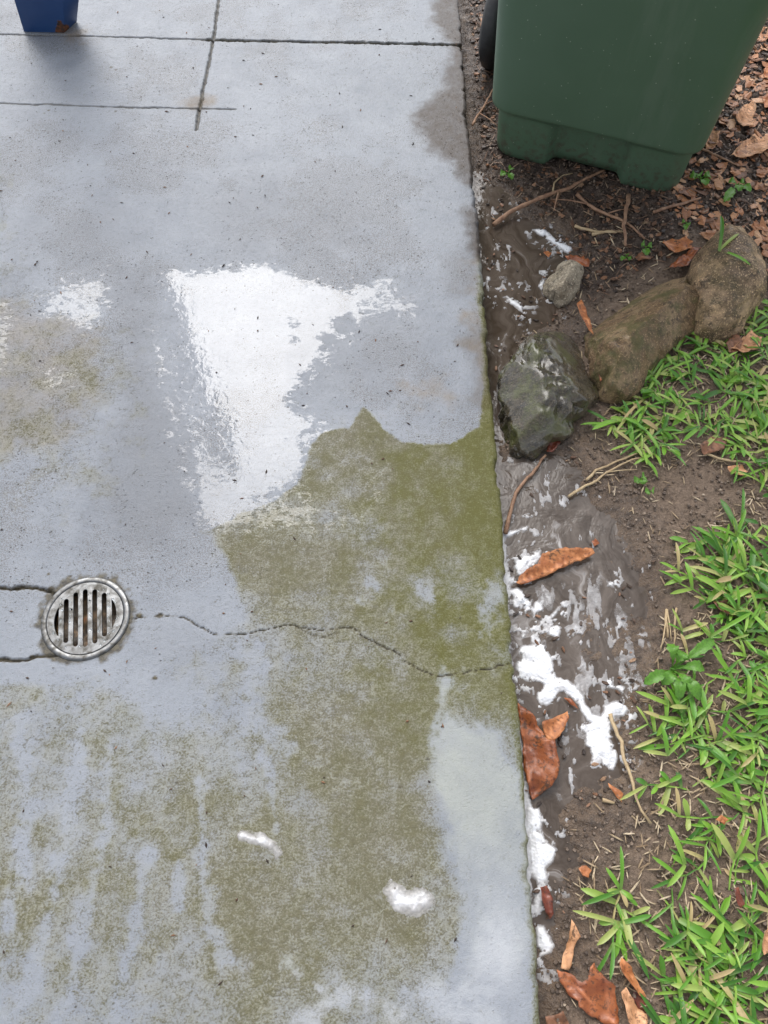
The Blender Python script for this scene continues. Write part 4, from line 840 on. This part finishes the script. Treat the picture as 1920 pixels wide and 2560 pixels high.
weed('B', (1310, 920), [(1365, 900), (1260, 905), (1340, 945), (1300, 890)], .020, 'green seedling at the right foot of the bin', 'seedling', .010)
weed('F', (985, 95), [(1015, 75), (960, 105), (1000, 115)], .016, 'green seedling upper one on the bare soil patch', 'seedling', .006)
weed('F', (1035, 165), [(1060, 155), (1015, 160)], .014, 'tiny two leaved seedling lower on the bare soil patch', 'seedling', .005)
weed('R', (1215, 180), [(1200, 165), (1235, 185), (1215, 205)], .010, 'tiny seedling on mulch left above the rounded tan rock', 'seedling', .005)
weed('B', (1490, 960), [(1450, 940), (1530, 945), (1500, 985), (1430, 1040), (1560, 990)], .018, 'grey green weed on litter below right of the bin', 'seedling', .010)

# ------------------------------------------------------------------ litter, crumbs, straw
def chips(name, pts, size, mat, label, cat, flat=.25, lift=.002, long=1.0, fol=4):
    vs, fs = [], []
    for (a, b) in pts:
        s = random.uniform(*size); az = random.uniform(0, 6.283); ca, sa = math.cos(az), math.sin(az); zz = max(GZ(a, b), WATER-.002)+lift+random.uniform(0, .003)
        n = random.choice((5, 6, 7)); o_ = len(vs); tx, ty = random.uniform(-.5, .5), random.uniform(-.5, .5)
        rads = [random.uniform(.55, 1.) for _ in range(n)]
        for lay in (0, 1):
            for k in range(n):
                q = 2*math.pi*k/n; u, v = rads[k]*s*math.cos(q)*long, rads[k]*s*math.sin(q); u *= (1-.25*lay); v *= (1-.25*lay)
                bend = (u*u)/(s*long)*random.uniform(-.2, .5) if long < 5 else 0
                vs.append((a+u*ca-v*sa, b+u*sa+v*ca, zz+u*tx*.5+v*ty*.5+bend+(lay*s*flat)))
        fs.append(tuple(range(o_+n, o_+2*n)))
        for k in range(n): fs.append((o_+k, o_+(k+1) % n, o_+n+(k+1) % n, o_+n+k))
        fs.append(tuple(range(o_, o_+n))[::-1])
    o = mesh_obj(name, vs, fs, mat, smooth=False); tag(o, label, cat, kind='stuff'); return o
def scatter(n, lo, hi, keepf):
    p = rng.uniform(lo, hi, (n, 2)); return p[keepf(p[:, 0], p[:, 1])]
inmul = lambda a, b: (sdf(a, b, MUL)+(fbm(a, b, 14, 3, 83)-.5)*.12 > -.01) & (a > .235)
M_mulch = mat_islands('mulch_bits', [(0, (.025, .016, .012)), (.4, (.06, .035, .022)), (.7, (.13, .065, .035)), (.9, (.25, .12, .06)), (1, (.36, .22, .13))], .55)
chips('bark_mulch', scatter(9000, (.25, .95), (1.7, 2.4), inmul), (.003, .008), M_mulch, 'dark bark mulch and leaf crumbs around the bin', 'mulch', .35, .001, 1.6)
M_lit = mat_islands('leaf_litter_bits', [(0, (.13, .055, .025)), (.35, (.30, .12, .045)), (.7, (.46, .20, .085)), (1, (.56, .33, .18))], .5)
inlit = lambda a, b: inmul(a, b) & ((a > .70) | (fbm(a, b, 5, 2, 7) > .72)) & (a + (b-1.6)*.1 > .60+.15*fbm(a, b, 9, 2, 3))
chips('leaf_litter', scatter(3600, (.5, 1.2), (1.6, 2.4), inlit), (.004, .015), M_lit, 'rust and tan leaf fragments on the soil right of the bin', 'leaf litter', .05, .004, 1.7)
M_fib = mat_islands('root_fibre_bits', [(0, (.10, .055, .035)), (.6, (.22, .13, .08)), (1, (.36, .25, .16))], .6)
chips('root_fibres', scatter(2600, (.25, .95), (1.6, 2.3), inmul), (.0011, .0019), M_fib, 'thin dry root fibres tangled over the dark mulch', 'root fibres', .5, .004, 11.)
M_crumb = mat_islands('soil_crumb_bits', [(0, (.075, .052, .038)), (.6, (.15, .108, .078)), (.95, (.25, .185, .135)), (1, (.42, .33, .24))], .6)
offw = lambda a, b: (sdf(a, b, PUD[0]) < .0) & (a > .24)
chips('soil_crumbs', scatter(20000, (.23, -.3), (1.3, 1.9), offw), (.0012, .0046), M_crumb, 'small crumbs of moist brown soil', 'soil', .7, .0005)
M_bits = mat_islands('straw_bits', [(0, (.24, .16, .09)), (.5, (.44, .33, .20)), (1, (.62, .50, .34))], .6)
inl = lambda a, b: (sdf(a, b, LAWN) > -.03) | ((sdf(a, b, DAMP) > -.12) & (sdf(a, b, PUD[0]) < -.01) & (rng.random(a.shape) < .16))
p = scatter(11000, (.27, -.35), (1.35, 1.5), inl)
chips('dry_straw', p, (.0010, .0021), M_bits, 'dry straw bits between the grass blades', 'straw', .5, .003, 8.)
inp = lambda a, b: (sdf(a, b, PUD[0]) > -.02) & (a > .235) & (fbm(a, b, 12, 3, 141) > .45)
chips('wet_debris', scatter(900, (.23, -.2), (.65, 1.7), inp), (.0015, .0045), M_mulch, 'dark bits floating on the puddle', 'debris', .3, .003, 2.2)
# specks of dirt on the concrete
sp = rng.uniform((-1.1, -.15), (.2, 2.3), (260, 2)); sp = sp[np.hypot(sp[:, 0]-DR[0], sp[:, 1]-DR[1]) > .09]
vs, fs = [], []
for a, b in sp:
    s = random.uniform(.0012, .003); l_ = random.uniform(1, 2.6); az = random.uniform(0, 6.28); o_ = len(vs)
    for dx, dy, dz in ((l_, 0, 0), (0, .7, 0), (-l_, 0, 0), (0, -.7, 0), (0, 0, .9)): vs.append((a+s*(dx*math.cos(az)-dy*math.sin(az)), b+s*(dx*math.sin(az)+dy*math.cos(az)), .0012+s*dz))
    fs += [(o_+i, o_+(i+1) % 4, o_+4) for i in range(4)]
o = mesh_obj('dirt_specks', vs, fs, M_mulch, smooth=False); tag(o, 'dark dirt specks scattered over the wet concrete', 'dirt', kind='stuff')
